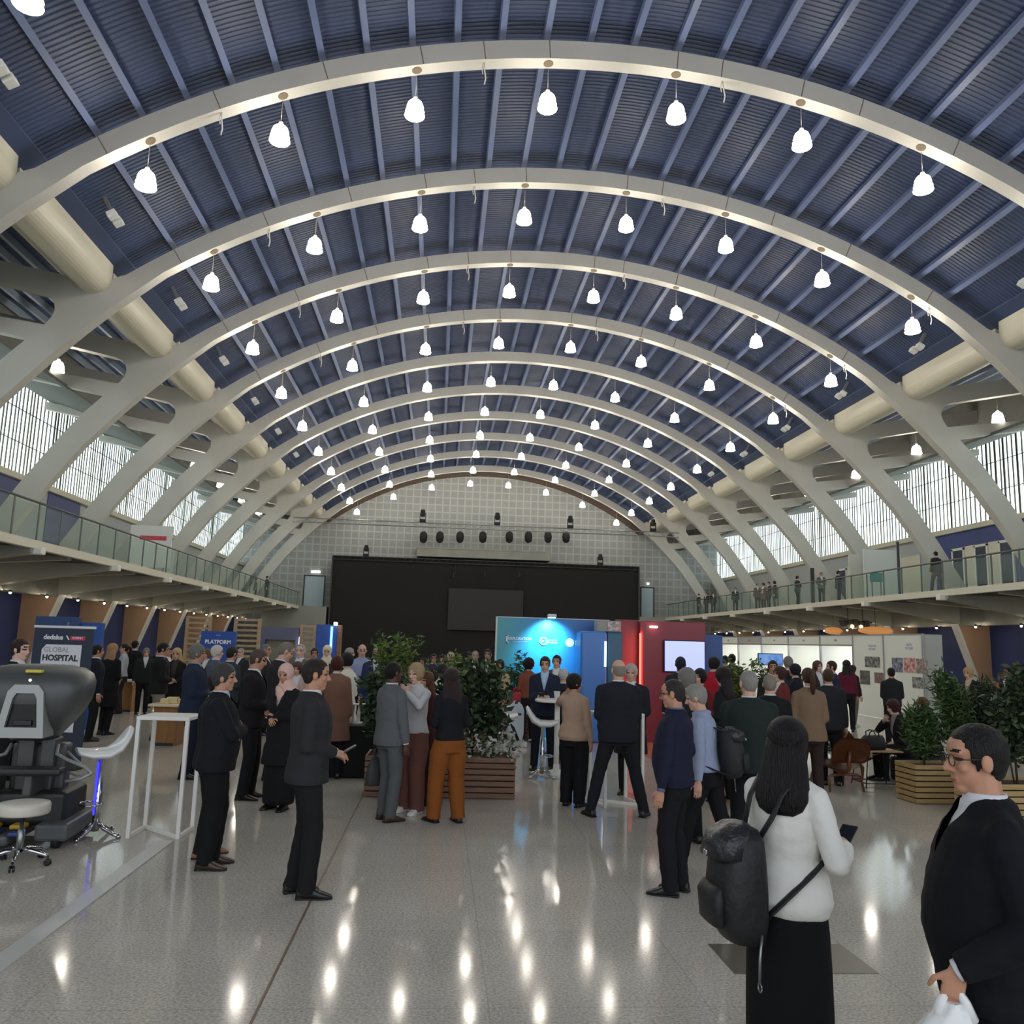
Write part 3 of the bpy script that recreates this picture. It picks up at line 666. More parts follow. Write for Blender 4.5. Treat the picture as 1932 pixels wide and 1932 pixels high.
def build_shirt(P, hi):
    bm = BM(); loft(bm, [P.ring(z, .010) for z in (.95, 1.02, 1.1, 1.16, 1.22, 1.28, 1.34, 1.4, 1.44, 1.46, 1.478)], 20)
    R = P.ring(1.48, .0); U = P.ML.to_3x3() @ Vector((0, .004, 1)); nr = .056 if P.fem else .066
    loft(bm, [(R[0]-U*.02, nr+.012, nr+.014, R[3], R[4]), (R[0]+U*.012, nr+.004, nr+.006, R[3], R[4]), (R[0]+U*.028, nr, nr+.002, R[3], R[4]), (R[0]+U*.026, nr-.006, nr-.005, R[3], R[4]), (R[0], nr-.008, nr-.008, R[3], R[4])], 18)
    for sd in (-1, 1):
        sh, e, w, fd = P.arms[sd]; d = (w-e).normalized(); x, y = frame(d); k = .86 if P.fem else 1
        loft(bm, [(w-d*.05, .034*k, .034*k, x, y), (w+d*.004, .0345*k, .0345*k, x, y), (w+d*.008, .031*k, .031*k, x, y)], 12)
    me = bpy.data.meshes.new('shirt'); fixn(bm); bm.to_mesh(me); bm.free(); return me
def build_tie(P):
    bm = BM(); pts = []
    for z, w in ((1.485, .018), (1.46, .02), (1.45, .014), (1.40, .02), (1.30, .026), (1.20, .032), (1.12, .036), (1.08, .004)):
        hw, hd, cy = interp(P.tab, z); b = P.belly*max(0, 1-abs(z-1.06)/.26)
        pts.append((P.ML @ Vector((0, (cy+b*.5)+hd+b*.6+.017 if z < 1.44 else .075, z)), w, .006, P.ML.to_3x3() @ Vector((1, 0, 0)), P.ML.to_3x3() @ Vector((0, 1, 0))))
    loft(bm, pts, 8, smooth=False); me = bpy.data.meshes.new('tie'); fixn(bm); bm.to_mesh(me); bm.free(); return me
def build_bottom(P, kind, hi):
    "trousers, wide, skirt, long"
    bm = BM(); vox = .0105 if hi else .019
    if kind in ('skirt', 'long', 'dress'):
        hem = dict(skirt=.48, long=.06, dress=.5)[kind]; R = P.ring(.9, .016); rings = []
        for z, k in ((hem, .02), (hem+.02, .03), ((hem+.86)/2, .03), (.84, .018)):
            rings.append((Vector((R[0].x*.6, R[0].y*.6, z)), R[1]+k-.016, R[2]+k+.01))
        for z in (.9, .96, 1.02, 1.05): rings.append(P.ring(z, .012))
        loft(bm, rings, 22)
        me = evald(fixn(bm), [('SUBSURF', dict(levels=1, render_levels=1))]); return me
    w = dict(trousers=1.1, wide=1.45, slim=.92)[kind]
    loft(bm, [P.ring(z, .011) for z in (.78, .84, .9, .96, 1.02, 1.04)] if not P.drop else [P.ring(z, .011) for z in (.84, .9, .96, 1.02, 1.04)], 18)
    for sd in (-1, 1):
        h, k, a, yw = P.legs[sd]; u = (k-h).normalized(); d = (a-k).normalized(); x1, y1 = frame(u); 
        x1 = Vector((1, 0, 0)); x1 = (x1-u*x1.dot(u)).normalized(); y1 = u.cross(x1); x2 = Vector((1, 0, 0)); x2 = (x2-d*x2.dot(d)).normalized(); y2 = d.cross(x2)
        m = (u+d).normalized(); x3 = Vector((1, 0, 0)); x3 = (x3-m*x3.dot(m)).normalized(); y3 = m.cross(x3)
        r = lambda q: q*w
        loft(bm, [(h-u*.05, .07, .07, x1, y1), (h, .097, .100, x1, y1), (h+(k-h)*.4, max(.088, r(.084)), max(.09, r(.086)), x1, y1), (k-u*.06, max(.07, r(.07)), max(.072, r(.072)), x1, y1), (k, max(.067, r(.067)), max(.068, r(.068)), x3, y3), (k+d*.08, max(.064, r(.066)), max(.066, r(.068)), x2, y2), (k+(a-k)*.55, r(.063), r(.066), x2, y2), (a-d*.03, r(.056), r(.062), x2, y2), (a+d*.045, r(.057), r(.066), x2, y2)], 14)
    me = fuse(bm, vox, 3 if hi else 2, .5)
    return crease(me, .004, (9, 9, 11), [(P.legs[q][1], .2) for q in (-1, 1)]+[(P.legs[q][2], .18) for q in (-1, 1)]) if hi else me
def shoe_mesh(kind):
    bm = BM(); hl = .0 if kind != 'heel' else .03
    sec = [(-.075, .022, .045), (-.07, .03, .075), (-.045, .035, .098), (0, .037, .102), (.05, .039, .082), (.10, .044, .056), (.145, .042, .041), (.18, .03, .028), (.192, .012, .018)]
    if kind == 'sneaker': sec = [(y, w*1.06, h*1.04) for y, w, h in sec]
    rings = []
    for y, w, h in sec: rings.append((Vector((0, y, h/2)), w, h/2, Vector((1, 0, 0)), Vector((0, 0, 1))))
    loft(bm, rings, 14, pw=.72)
    for v in bm.verts: v.co.z = max(v.co.z, .002)
    box(bm, (-.036, -.074, 0), (.036, -.02, .018), 1); 
    t = BM(); loft(t, [((0, y, .007), w+.003, .007, Vector((1, 0, 0)), Vector((0, 0, 1))) for y, w, h in sec], 14, pw=.5, mi=1); add(bm, t)
    me = bpy.data.meshes.new('shoe'); fixn(bm); bm.to_mesh(me); bm.free(); me.polygons.foreach_set('use_smooth', [True]*len(me.polygons)); return me
HAIR = {}
def hair_mesh(style, hi):
    key = (style, hi)
    if key in HAIR: return HAIR[key]
    bm = BM(); rr = random.Random(len(style))
    R = {'short': (.0835, .103, .096), 'crop': (.079, .099, .092), 'full': (.09, .11, .104), 'bob': (.096, .112, .106), 'long': (.099, .114, .104), 'pony': (.083, .104, .097), 'bald': (.079, .099, .092), 'thin': (.0795, .1, .0925), 'curly': (.125, .14, .13), 'hijab': (.094, .116, .118)}[style]
    t = bmesh.new(); bmesh.ops.create_uvsphere(t, u_segments=40 if hi else 26, v_segments=28 if hi else 18, radius=1)
    for v in t.verts:
        x, y, z = v.co
        # lower half is drawn down as a skirt so it follows nape and temples
        v.co = Vector((x*R[0], y*R[1]-.014, z*R[2]+.03)) if z > -.1 else Vector((x*R[0]*.99, y*R[1]-.014, -.1*R[2]+.03 + (z+.1)*.14))
        if style in ('curly', 'full', 'short', 'bob'): v.co += Vector((rr.uniform(-1, 1), rr.uniform(-1, 1), rr.uniform(-1, 1)))*(.010 if style == 'curly' else .0022)
    def line(az):   # lowest hair height round the head; az 0 is the face
        T = {'short': [(0, .068), (38, .066), (55, .03), (66, -.03), (80, -.035), (92, .0), (108, -.03), (130, -.075), (180, -.08)],
             'full': [(0, .062), (35, .055), (52, .02), (64, -.04), (82, -.05), (95, -.02), (110, -.05), (130, -.09), (180, -.095)],
             'crop': [(0, .08), (40, .078), (56, .04), (70, -.01), (82, -.02), (95, .01), (110, -.03), (130, -.07), (180, -.075)],
             'thin': [(0, .095), (35, .092), (55, .06), (70, -.01), (82, -.02), (95, .01), (110, -.03), (130, -.07), (180, -.075)],
             'bald': [(0, .2), (62, .2), (68, -.01), (82, -.02), (95, .01), (110, -.03), (130, -.07), (180, -.075)],
             'pony': [(0, .07), (40, .066), (58, .03), (75, .0), (95, .0), (110, -.03), (130, -.07), (180, -.075)],
             'bob': [(0, .05), (30, .045), (42, -.06), (55, -.11), (180, -.12)],
             'long': [(0, .062), (32, .052), (46, -.02), (56, -.11), (180, -.13)],
             'curly': [(0, .06), (35, .05), (48, -.06), (60, -.11), (180, -.12)],
             'hijab': [(0, .055), (28, .045), (40, -.01), (48, -.2), (180, -.3)]}[style]
        for (a0, z0), (a1, z1) in zip(T, T[1:]):
            if az <= a1: return z0+(z1-z0)*(az-a0)/(a1-a0)
        return T[-1][1]
    dead = []
    for f in t.faces:
        c = f.calc_center_median(); az = abs(math.degrees(math.atan2(c.x, c.y)))
        if c.z < line(az) or (style == 'bald' and c.z > .055 and True): dead.append(f)
    bmesh.ops.delete(t, geom=dead, context='FACES'); add(bm, t)
    me = evald(bm, [('SOLIDIFY', dict(thickness=.016, offset=-1)), ('SUBSURF', dict(levels=1, render_levels=1))] if hi else [('SOLIDIFY', dict(thickness=.016, offset=-1))])
    if style in ('long', 'pony', 'hijab'):
        b2 = BM(); b2.from_mesh(me)
        if style == 'long':
            loft(b2, [((0, -.045, .03), .09, .066), ((0, -.05, -.06), .102, .068), ((0, -.06, -.14), .115, .062), ((0, -.075, -.21), .125, .052), ((0, -.085, -.27), .122, .042), ((0, -.09, -.315), .10, .03), ((0, -.09, -.34), .06, .016)], 20)
        elif style == 'pony':
            tube(b2, [(0, -.11, .04), (0, -.15, .02), (.005, -.165, -.05), (.01, -.16, -.13), (.015, -.15, -.21)], [.022, .034, .04, .036, .012], 10)
        else:
            loft(b2, [((0, -.02, -.03), .07, .085), ((0, -.025, -.1), .085, .098), ((0, -.03, -.155), .13, .115), ((0, -.03, -.21), .165, .125), ((0, -.03, -.26), .175, .125), ((0, -.02, -.262), .15, .1)], 20)
            loft(b2, [((.03, .105, -.13), .035, .03), ((.01, .11, -.2), .06, .03), ((0, .115, -.3), .07, .025), ((0, .11, -.36), .05, .015)], 12)
        b2.to_mesh(me); b2.free(); me.polygons.foreach_set('use_smooth', [True]*len(me.polygons))
    HAIR[key] = me; return me
CACHE = {}
def cached(key, fn):
    if key not in CACHE: CACHE[key] = fn()
    return CACHE[key]
def cmat(c, kind='cloth'):
    if kind == 'skin': return mat('skin_%d_%d_%d' % c, c, .5, spec=.35)
    if kind == 'hair':
        new = ('hair_%d_%d_%d' % c) not in MATS; m = mat('hair_%d_%d_%d' % c, c, .5, bump=.9, bscale=1, spec=.25)
        if new:
            nt = m.node_tree; n = next(q for q in nt.nodes if q.type == 'TEX_NOISE'); tc = next(q for q in nt.nodes if q.type == 'TEX_COORD'); mp = nt.nodes.new('ShaderNodeMapping')
            mp.inputs['Scale'].default_value = (150, 150, 9); nt.links.new(tc.outputs['Object'], mp.inputs[0]); nt.links.new(mp.outputs[0], n.inputs['Vector'])
        return m
    if kind == 'shoe': return mat('leather_%d_%d_%d' % c, c, .35)
    return mat('cloth_%d_%d_%d' % c, c, .85, bump=.35, bscale=14, spec=.25)
def part(name, me, mats, parent, M=None):
    if not me.materials:
        for m in mats: me.materials.append(m)
    o = bpy.data.objects.new(name, me); COL.objects.link(o); o.parent = parent
    while len(me.materials) < len(mats): me.materials.append(mats[0])
    for i, m in enumerate(mats): o.material_slots[i].link = 'OBJECT'; o.material_slots[i].material = m
    if M is not None: o.matrix_local = M
    return o
SK = {'l': (205, 160, 136), 'm': (184, 136, 110), 't': (158, 112, 86), 'd': (86, 56, 42), 'p': (216, 176, 156)}
DARK, NAVY, BLACK = (24, 24, 27), (24, 28, 46), (14, 14, 16)
def person(label, x, y, head, h=1.72, P=None, hi=False, skin='l', hair=('short', (40, 30, 24)), top=('jacket', DARK), shirt=(214, 214, 212), tie=None, bottom=('trousers', DARK), shoes=('shoe', (22, 20, 20)), glasses=False, z0=0, group=None, mask=False):
    "head: heading in degrees, 0 = away from the camera down the hall, 90 = right"
    P = P or Pose()
    r = empty('person', (x, y, z0), math.radians(-head), label, 'person', group); s = h/1.75; r.scale = (s, s, s)
    hc = hair[1] if hair else (60, 45, 38); sk = SK[skin] if isinstance(skin, str) else skin
    lips = tuple(int(a*b) for a, b in zip(sk, (.86, .74, .72)))
    part('body', cached(('body', P.key, hi), lambda: build_body(P, hi)), [cmat(sk, 'skin'), cmat(tuple(int(v*.8) for v in hc), 'hair'), mat('eye_dark', (38, 28, 24), .3), cmat(lips, 'skin')], r)
    if hair: part('headscarf' if hair[0] == 'hijab' else 'hair', hair_mesh(hair[0], hi), [cmat(hc, 'cloth' if hair[0] == 'hijab' else 'hair')], r, P.MH)
    part(dict(tee='top').get(top[0], top[0]), cached(('top', P.key, top[0], hi), lambda: build_top(P, top[0], hi)), [cmat(top[1])], r)
    if shirt and top[0] in ('jacket', 'coat', 'cardigan', 'sweater'):
        part('shirt', cached(('shirt', P.key), lambda: build_shirt(P, hi)), [cmat(shirt)], r)
    if tie: part('tie', cached(('tie', P.key), lambda: build_tie(P)), [cmat(tie)], r)
    part('skirt' if bottom[0] in ('skirt', 'long', 'dress') else 'trousers', cached(('bot', P.key, bottom[0], hi), lambda: build_bottom(P, bottom[0], hi)), [cmat(bottom[1])], r)
    if shoes:
        sm = cached(('shoe', shoes[0]), lambda: shoe_mesh(shoes[0]))
        for sd in (-1, 1):
            hh, k, a, yw = P.legs[sd]
            part('shoe', sm, [cmat(shoes[1], 'shoe'), mat('sole_white' if shoes[0] == 'sneaker' else 'sole', (220, 220, 215) if shoes[0] == 'sneaker' else (18, 16, 15), .6)], r, Matrix.Translation((a.x, a.y, max(a.z-.085, 0))) @ Matrix.Rotation(yw, 4, 'Z'))
    if glasses:
        def g():
            bm = BM()
            for sd in (-1, 1):
                n = 18; ring = [Vector((sd*.033+.026*math.cos(2*PI*i/n), .094, .0+.02*math.sin(2*PI*i/n))) for i in range(n+1)]
                tube(bm, ring, .0022, 5); tube(bm, [(sd*.059, .093, .006), (sd*.076, .06, .006), (sd*.082, -.005, .008), (sd*.081, -.02, -.01)], .0022, 5)
            tube(bm, [(-.008, .095, .004), (0, .098, .007), (.008, .095, .004)], .002, 5); me = bpy.data.meshes.new('glasses'); fixn(bm); bm.to_mesh(me); bm.free(); return me
        part('glasses', cached('glasses', g), [mat('glasses_frame', (60, 56, 52), .3, .5)], r, P.MH)
    r['_s'] = s
    return r, P
def root_M(r): return Matrix.Translation(r.location) @ Matrix.Rotation(r.rotation_euler.z, 4, 'Z') @ Matrix.Diagonal((*r.scale, 1))
# ================================================================ PEOPLE: placed
def fl(u, v): p = at(u, v, z=0); return p.x, p.y
def hd_(u, v, Y, H=None):
    p = at(u, v, Y=Y); return p.x, p.y, (H or p.z)
J, T = 'jacket', 'trousers'
ST = Pose(); STF = Pose(fem=True); FR = Pose(la='front', ra='front', nod=8); FRF = Pose(fem=True, la='front', ra='front', nod=6); PH = Pose(la='down', ra='phone', nod=12)
BK = Pose(la='back', ra='back'); FO = Pose(la='fold', ra='fold'); WA = Pose(la='down', ra='down', lf=(-.09, .22, 6), rf=(.09, -.24, 6, .03)); BIG = Pose(belly=.05, wide=1.1); MO = Pose(fem=True, la='fold', ra='mouth')
SIT = Pose(fem=True, drop=.44, lf=(-.1, .42, 0), rf=(.1, .42, 0), lean=14, la='front', ra='mouth')
# ---- foreground
x, y, h = hd_(1480, 1352, 3.78)
P_W = Pose(fem=True, la=(.03, .24, 1.10), ra=(.185, .20, 1.15), nod=14, turn=16, lp=(-.6, -.4, -.9), rp=(.5, -.6, -.8))
woman, _ = person('woman in white blouse and long black skirt with black backpack, looking at phone', x, y, 52, h, P_W, True, 'l', ('long', (19, 15, 15)), ('blouse', (222, 220, 212)), None, bottom=('long', BLACK))
x, y, h = hd_(1846, 1362, 2.85)
P_R = Pose(la=(-.25, .17, .985), lh=(.05, .25, -1), lp=(-.3, -1, .2), ra=(.28, -.10, .86), belly=.06, wide=1.12, turn=8, nod=2)
man_r, _ = person('man with glasses in dark navy suit at right edge carrying white plastic bag', x, y, 288, h, P_R, True, 'm', ('short', (26, 24, 24)), (J, (15, 16, 22)), (206, 208, 212), bottom=(T, (15, 15, 20)), glasses=True)
x, y = fl(1274, 1686)
person('balding man with glasses in navy sweater and dark trousers, turned left', x, y, 300, 1.67, Pose(la='down', ra='pocket', belly=.05, turn=8, nod=6, wide=1.1), True, 'm', ('thin', (52, 46, 44)), ('sweater', (30, 31, 52)), (96, 104, 132), bottom=(T, (22, 22, 26)), glasses=True)
x, y, h = hd_(1332, 1290, 7.55)
man_bs, P_BS = person('grey haired man in pale blue shirt with dark shoulder strap, walking', x, y, 296, h, Pose(la='down', ra='down', lean=6, nod=10, turn=6, lf=(-.1, .24, 4), rf=(.1, -.3, 6, .03)), True, 'l', ('full', (150, 148, 138)), ('shirt', (150, 160, 186)), None, bottom=(T, (20, 20, 24)))
x, y, h = hd_(1412, 1263, 7.75)
person('broad grey haired man in dark green jacket, seen from behind', x, y, 8, h, Pose(belly=.04, wide=1.18, la='front', ra='front', turn=14), True, 'l', ('thin', (150, 146, 140)), (J, (32, 42, 38)), bottom=(T, (20, 21, 22)))
x, y = fl(392, 1636)
person('grey haired man in black suit with folded arms beside the white frame table', x, y, 82, 1.675, Pose(la='fold', ra='fold', belly=.045, turn=-6, wide=1.12), True, 'm', ('full', (66, 64, 62)), (J, (24, 24, 30)), (190, 196, 204), bottom=(T, (18, 18, 20)), shoes=('shoe', (58, 36, 26)))
x, y = fl(566, 1690)
man_p, P_P = person('dark haired man in charcoal suit standing side-on holding a phone', x, y, 80, 1.76, Pose(la=(-.04, .17, 1.03), ra=(.06, .19, 1.04), lf=(-.09, -.05, 8), rf=(.09, .04, 6), turn=-4, nod=3, wide=1.1), True, 'm', ('short', (44, 36, 32)), (J, (44, 44, 46)), (216, 214, 210), tie=(24, 24, 28), bottom=(T, (26, 26, 28)))
x, y = fl(728, 1548)
man_g, P_G = person('man in mid grey suit with brown shoes before the slatted planter', x, y, 52, 1.68, Pose(turn=-8, la='down', ra='down', wide=1.0), True, 'd', ('short', (22, 20, 20)), (J, (92, 94, 96)), (222, 222, 220), bottom=(T, (84, 86, 88)), shoes=('shoe', (66, 42, 30)))
x, y = fl(775, 1533)
person('blonde woman in grey top and maroon trousers with hands at her mouth', x, y, 215, 1.66, Pose(fem=True, la=(-.02, .20, 1.40), ra=(.05, .20, 1.41), lp=(-1, 0, -.6), rp=(1, 0, -.6), nod=6), True, 'p', ('bob', (176, 150, 112)), ('shirt', (196, 196, 196)), None, bottom=('wide', (112, 74, 66)), shoes=('sneaker', (224, 222, 216)))
x, y = fl(842, 1551)
person('woman with long dark hair, black top and rust orange trousers, from behind', x, y, 335, 1.63, Pose(fem=True, la='front', ra='front', turn=-14, lf=(-.14, .06, 14), rf=(.12, -.05, 6)), True, 'm', ('long', (48, 34, 34)), ('shirt', (24, 24, 28)), None, bottom=('wide', (132, 76, 30)), shoes=('shoe', (46, 28, 24)))
x, y, h = hd_(806, 1266, 10.4)
person('woman with long brown hair and dark red dress behind the rust trousers woman', x, y, 230, h, Pose(fem=True, la='fold', ra='mouth', turn=10), False, 'm', ('long', (96, 62, 44)), ('cardigan', (66, 34, 34)), (60, 34, 34), bottom=('long', (62, 30, 30)))
x, y = fl(1080, 1521)
person('woman in beige blouse and black wide trousers, hand raised to her head', x, y, 30, 1.57, Pose(fem=True, la=(-.15, .09, 1.47), ra='down', lp=(-.9, .5, -1), turn=-48), True, 'm', ('bob', (32, 26, 26)), ('blouse', (172, 144, 122)), None, bottom=('wide', (18, 18, 20)))
x, y = fl(1164, 1540)
P_B = Pose(la='front', ra='front', belly=.035, wide=1.14, turn=18, lf=(-.30, -.05, 24), rf=(.30, .02, 24))
person('bald man in dark suit with legs apart, seen from behind', x, y, 6, 1.77, P_B, True, 'l', ('bald', (150, 142, 132)), (J, (34, 35, 42)), (226, 226, 226), bottom=(T, (30, 30, 34)))
x, y, h = hd_(1191, 1252, 11.3)
person('white haired man in dark coat half hidden behind the bald man', x, y, 200, h, Pose(la='front', ra='front'), False, 'l', ('full', (190, 184, 176)), ('coat', (36, 36, 40)), (210, 210, 205))
# ---- around the bar tables
x, y = fl(1024, 1452)
man_t, P_T = person('man in navy jacket and light blue shirt at the white bar table', x, y, 190, 1.73, Pose(la=(-.06, .27, 1.12), ra=(.06, .27, 1.12), nod=8, lf=(-.14, 0, 10), rf=(.14, 0, 10)), False, 'l', ('short', (58, 44, 38)), (J, (34, 38, 58)), (176, 200, 220), bottom=(T, (28, 32, 44)))
def crowd(label, u, v, Y, head, pose, skin, hair, top, bottom=(T, DARK), shirt=(214, 214, 210), fem=None, H=None, **k):
    x, y, h = hd_(u, v, Y, H); h = max(1.5, min(1.9, h))
    return person(label, x, y, head, h, pose, False, skin, hair, top, shirt, bottom=bottom, **k)
crowd('dark haired man in grey behind the navy jacket man at the blue wall', 1051, 1235, 15.2, 200, ST, 'l', ('short', (46, 36, 32)), (J, (70, 74, 92)))
crowd('white haired man seen over the beige blouse woman, by the blue wall', 1063, 1262, 13.6, 20, FR, 'l', ('full', (206, 202, 192)), (J, (44, 46, 54)))
crowd('woman with dark bob and beige jacket behind the plants', 944, 1244, 16.9, 190, FRF, 'l', ('bob', (40, 32, 30)), ('cardigan', (180, 160, 128)), shirt=(70, 60, 54), bottom=(T, (60, 52, 46)))
crowd('woman with black curly hair and rust top, back to camera, near bar table', 998, 1243, 16.9, 350, FRF, 'm', ('curly', (28, 24, 24)), ('shirt', (130, 74, 54)), (T, (40, 34, 34)))
crowd('man in black jacket and white shirt left of the blue logo wall', 921, 1224, 19.0, 190, ST, 'l', ('short', (44, 36, 32)), (J, (20, 20, 22)))
# ---- far crowd in front of the stage
crowd('bald man in pale shirt and blue waistcoat near the black stage', 684, 1214, 16.5, 170, FR, 'l', ('bald', (120, 110, 100)), ('vneck' if 0 else 'shirt', (150, 158, 190)), (T, (30, 32, 44)))
crowd('smiling man in navy jacket and white shirt facing the camera near the stage', 713, 1217, 15.5, 185, ST, 'l', ('thin', (120, 100, 84)), (J, (48, 56, 96)), shirt=(224, 226, 226))
crowd('grey haired person in black far behind the woman in white jacket', 660, 1222, 19, 100, ST, 'l', ('full', (160, 156, 150)), (J, (34, 32, 38)))
crowd('woman with dark hair in white jacket beside the coffee table', 657, 1231, 13.2, 300, FRF, 'l', ('bob', (30, 26, 28)), ('cardigan', (222, 216, 200)), shirt=(200, 196, 184), bottom=(T, (46, 38, 36)))
crowd('woman with dark red hair in brown coat behind the coffee urn', 637, 1237, 12.2, 350, STF, 'l', ('bob', (72, 32, 30)), ('coat', (124, 90, 74)))
crowd('person in purple top far behind the plants', 819, 1233, 20, 180, ST, 'm', ('short', (34, 30, 30)), ('sweater', (58, 52, 84)))
crowd('person in dark maroon seen between the plants', 836, 1234, 18.5, 200, STF, 'l', ('bob', (60, 36, 32)), ('cardigan', (56, 34, 40)))
crowd('fair haired person in olive top between the plants', 851, 1230, 19.5, 160, ST, 'l', ('full', (196, 186, 150)), ('sweater', (92, 90, 60)))
crowd('grey haired man in black before the stage, right of the plants', 897, 1227, 19, 180, ST, 'l', ('thin', (150, 146, 140)), (J, (26, 26, 28)))
crowd('person in white jacket behind the planter shrubs', 834, 1266, 12.3, 40, FRF, 'm', ('short', (40, 36, 34)), ('cardigan', (214, 216, 208)), H=1.6)
crowd('dark haired man by the stage, next to the tall shrub', 800, 1240, 17.5, 220, ST, 'm', ('short', (30, 28, 28)), (J, (30, 30, 36)))
crowd('man in dark coat far right of the tall shrub', 868, 1236, 21, 190, ST, 'm', ('short', (28, 26, 26)), (J, (26, 28, 30)))
# ---- left crowd
crowd('dark haired man in suit behind the grey surgical console', 39, 1204, 10.4, 100, ST, 'p', ('short', (54, 36, 32)), (J, (26, 28, 32)))
x, y = fl(196, 1386)
person('blonde woman in black coat and skirt with badge, from behind', x, y, 20, 1.69, Pose(fem=True, la='front', ra='front', lf=(-.09, 0, 10), rf=(.09, -.06, 12)), False, 'l', ('long', (168, 128, 92)), ('coat', (20, 20, 22)), (220, 218, 204), bottom=('slim', (18, 18, 20)))
x, y = fl(166, 1398)
person('man in dark suit left of the blonde woman in black coat', x, y, 60, 1.68, ST, False, 'm', ('short', (30, 26, 24)), (J, (22, 26, 36)))
crowd('dark haired woman in pale grey top beside the wooden counter', 236, 1214, 21.0, 250, Pose(fem=True, la='down', ra=(.12, .34, 1.12)), 'l', ('pony', (32, 28, 26)), ('shirt', (176, 178, 182)), (T, (46, 40, 42)))
crowd('black haired man in black jacket behind the wooden counter', 256, 1208, 22.4, 20, ST, 'm', ('short', (20, 18, 18)), (J, (22, 22, 24)))
crowd('grey haired man far behind the black jackets on the left', 277, 1222, 21, 160, ST, 'l', ('full', (128, 132, 124)), (J, (36, 38, 38)))
x, y = fl(290, 1396)
person('man in black jacket and grey trousers near the small wooden table', x, y, 60, 1.74, Pose(la='front', ra='front', turn=-20, nod=10), False, 'm', ('short', (30, 26, 24)), (J, (26, 26, 26)), bottom=(T, (132, 124, 116)))
crowd('blonde woman in black beside the small wooden table', 335, 1222, 17.2, 180, FRF, 'l', ('long', (206, 170, 118)), ('cardigan', (24, 24, 24)), shirt=(60, 56, 52))
crowd('grey haired man in navy jacket facing right, left of centre crowd', 373, 1215, 12.0, 80, Pose(la='down', ra='front', belly=.03), 'm', ('full', (112, 112, 104)), (J, (34, 42, 62)), (T, (28, 32, 46)), shirt=(150, 150, 160))
crowd('white haired man in blue grey jacket below the blue sign', 410, 1217, 15.5, 60, ST, 'p', ('full', (218, 210, 198)), (J, (84, 88, 104)))
crowd('dark haired man in teal jacket below the blue sign', 437, 1219, 14.6, 40, FR, 'm', ('short', (40, 38, 30)), (J, (48, 58, 66)))
crowd('man with brown beard and black suit facing right in the left crowd', 484, 1223, 10.6, 90, Pose(la='front', ra='front', nod=14), 'm', ('short', (84, 72, 66)), (J, (26, 24, 28)))
crowd('man in grey cap at the back of the left crowd', 502, 1214, 17.2, 100, ST, 'm', ('crop', (110, 116, 128)), (J, (48, 48, 50)))
x, y = fl(505, 1470)
person('tall grey haired man in charcoal suit bending over the crowd', x, y, 70, 1.86, Pose(la='front', ra='front', lean=7, nod=18, belly=.04, turn=-10), False, 'l', ('thin', (130, 118, 108)), (J, (40, 38, 38)), bottom=(T, (30, 28, 28)))
x, y, h = hd_(542, 1253, 10.0)
person('woman in pink headscarf and black coat behind the charcoal suit man', x, y, 200, h, Pose(fem=True, la='fold', ra='front', nod=6), False, 'm', ('hijab', (216, 176, 164)), ('coat', (24, 24, 26)), (200, 196, 196), bottom=('long', (22, 22, 24)))
crowd('bald red faced man in grey at the back of the left crowd', 568, 1214, 15.2, 190, ST, 'p', ('thin', (180, 170, 160)), (J, (96, 92, 88)))
crowd('older grey haired man behind the charcoal suit man', 538, 1216, 14.2, 80, ST, 'l', ('full', (140, 138, 124)), (J, (70, 66, 62)))
crowd('woman in pale headscarf near the lit blue panel', 618, 1218, 17.6, 180, STF, 'l', ('hijab', (222, 208, 176)), ('cardigan', (60, 54, 50)))
crowd('woman in pink and white behind the headscarf woman', 563, 1248, 13.6, 190, FRF, 'l', ('bob', (88, 60, 54)), ('cardigan', (190, 160, 156)))
crowd('dark haired man by the slatted screen at the back left', 594, 1222, 18.4, 170, ST, 'm', ('short', (26, 24, 24)), (J, (28, 30, 34)))
crowd('dark haired man at the far left back wall', 318, 1221, 20.5, 120, ST, 'm', ('short', (34, 30, 28)), (J, (34, 30, 34)))
crowd('grey haired man in black far behind under the balcony', 455, 1222, 20.5, 200, ST, 'l', ('thin', (170, 160, 150)), (J, (40, 42, 46)))
crowd('man in dark jacket in front of the far left wall', 300, 1220, 23, 160, ST, 'l', ('short', (50, 40, 36)), (J, (26, 28, 34)))
crowd('person with brown hair between the navy and teal jackets', 392, 1224, 18.4, 200, STF, 'l', ('bob', (110, 84, 66)), ('cardigan', (70, 66, 74)))
# ---- right crowd
crowd('dark haired man silhouetted against the bright screen', 1284, 1238, 13.6, 10, ST, 'd', ('short', (34, 34, 46)), (J, (36, 38, 50)))
crowd('big grey haired man right behind the navy sweater man', 1296, 1259, 8.6, 340, Pose(belly=.03), 'l', ('full', (128, 122, 116)), (J, (30, 32, 40)))
crowd('dark haired woman in red scarf behind the pale blue shirt man', 1321, 1261, 11.6, 230, STF, 'l', ('bob', (30, 24, 26)), ('cardigan', (120, 34, 40)), shirt=(160, 40, 46))
crowd('woman in bright red coat facing right near the screen', 1346, 1239, 15.0, 70, FRF, 'm', ('bob', (28, 26, 28)), ('coat', (172, 30, 48)))
crowd('dark haired woman in black top left of the green jacket man', 1366, 1258, 10.8, 320, FRF, 'p', ('long', (36, 26, 26)), ('shirt', (26, 28, 28)))
crowd('short grey haired man in black suit, back to camera, behind green jacket', 1452, 1271, 9.6, 20, ST, 'l', ('thin', (140, 134, 120)), (J, (24, 24, 26)))
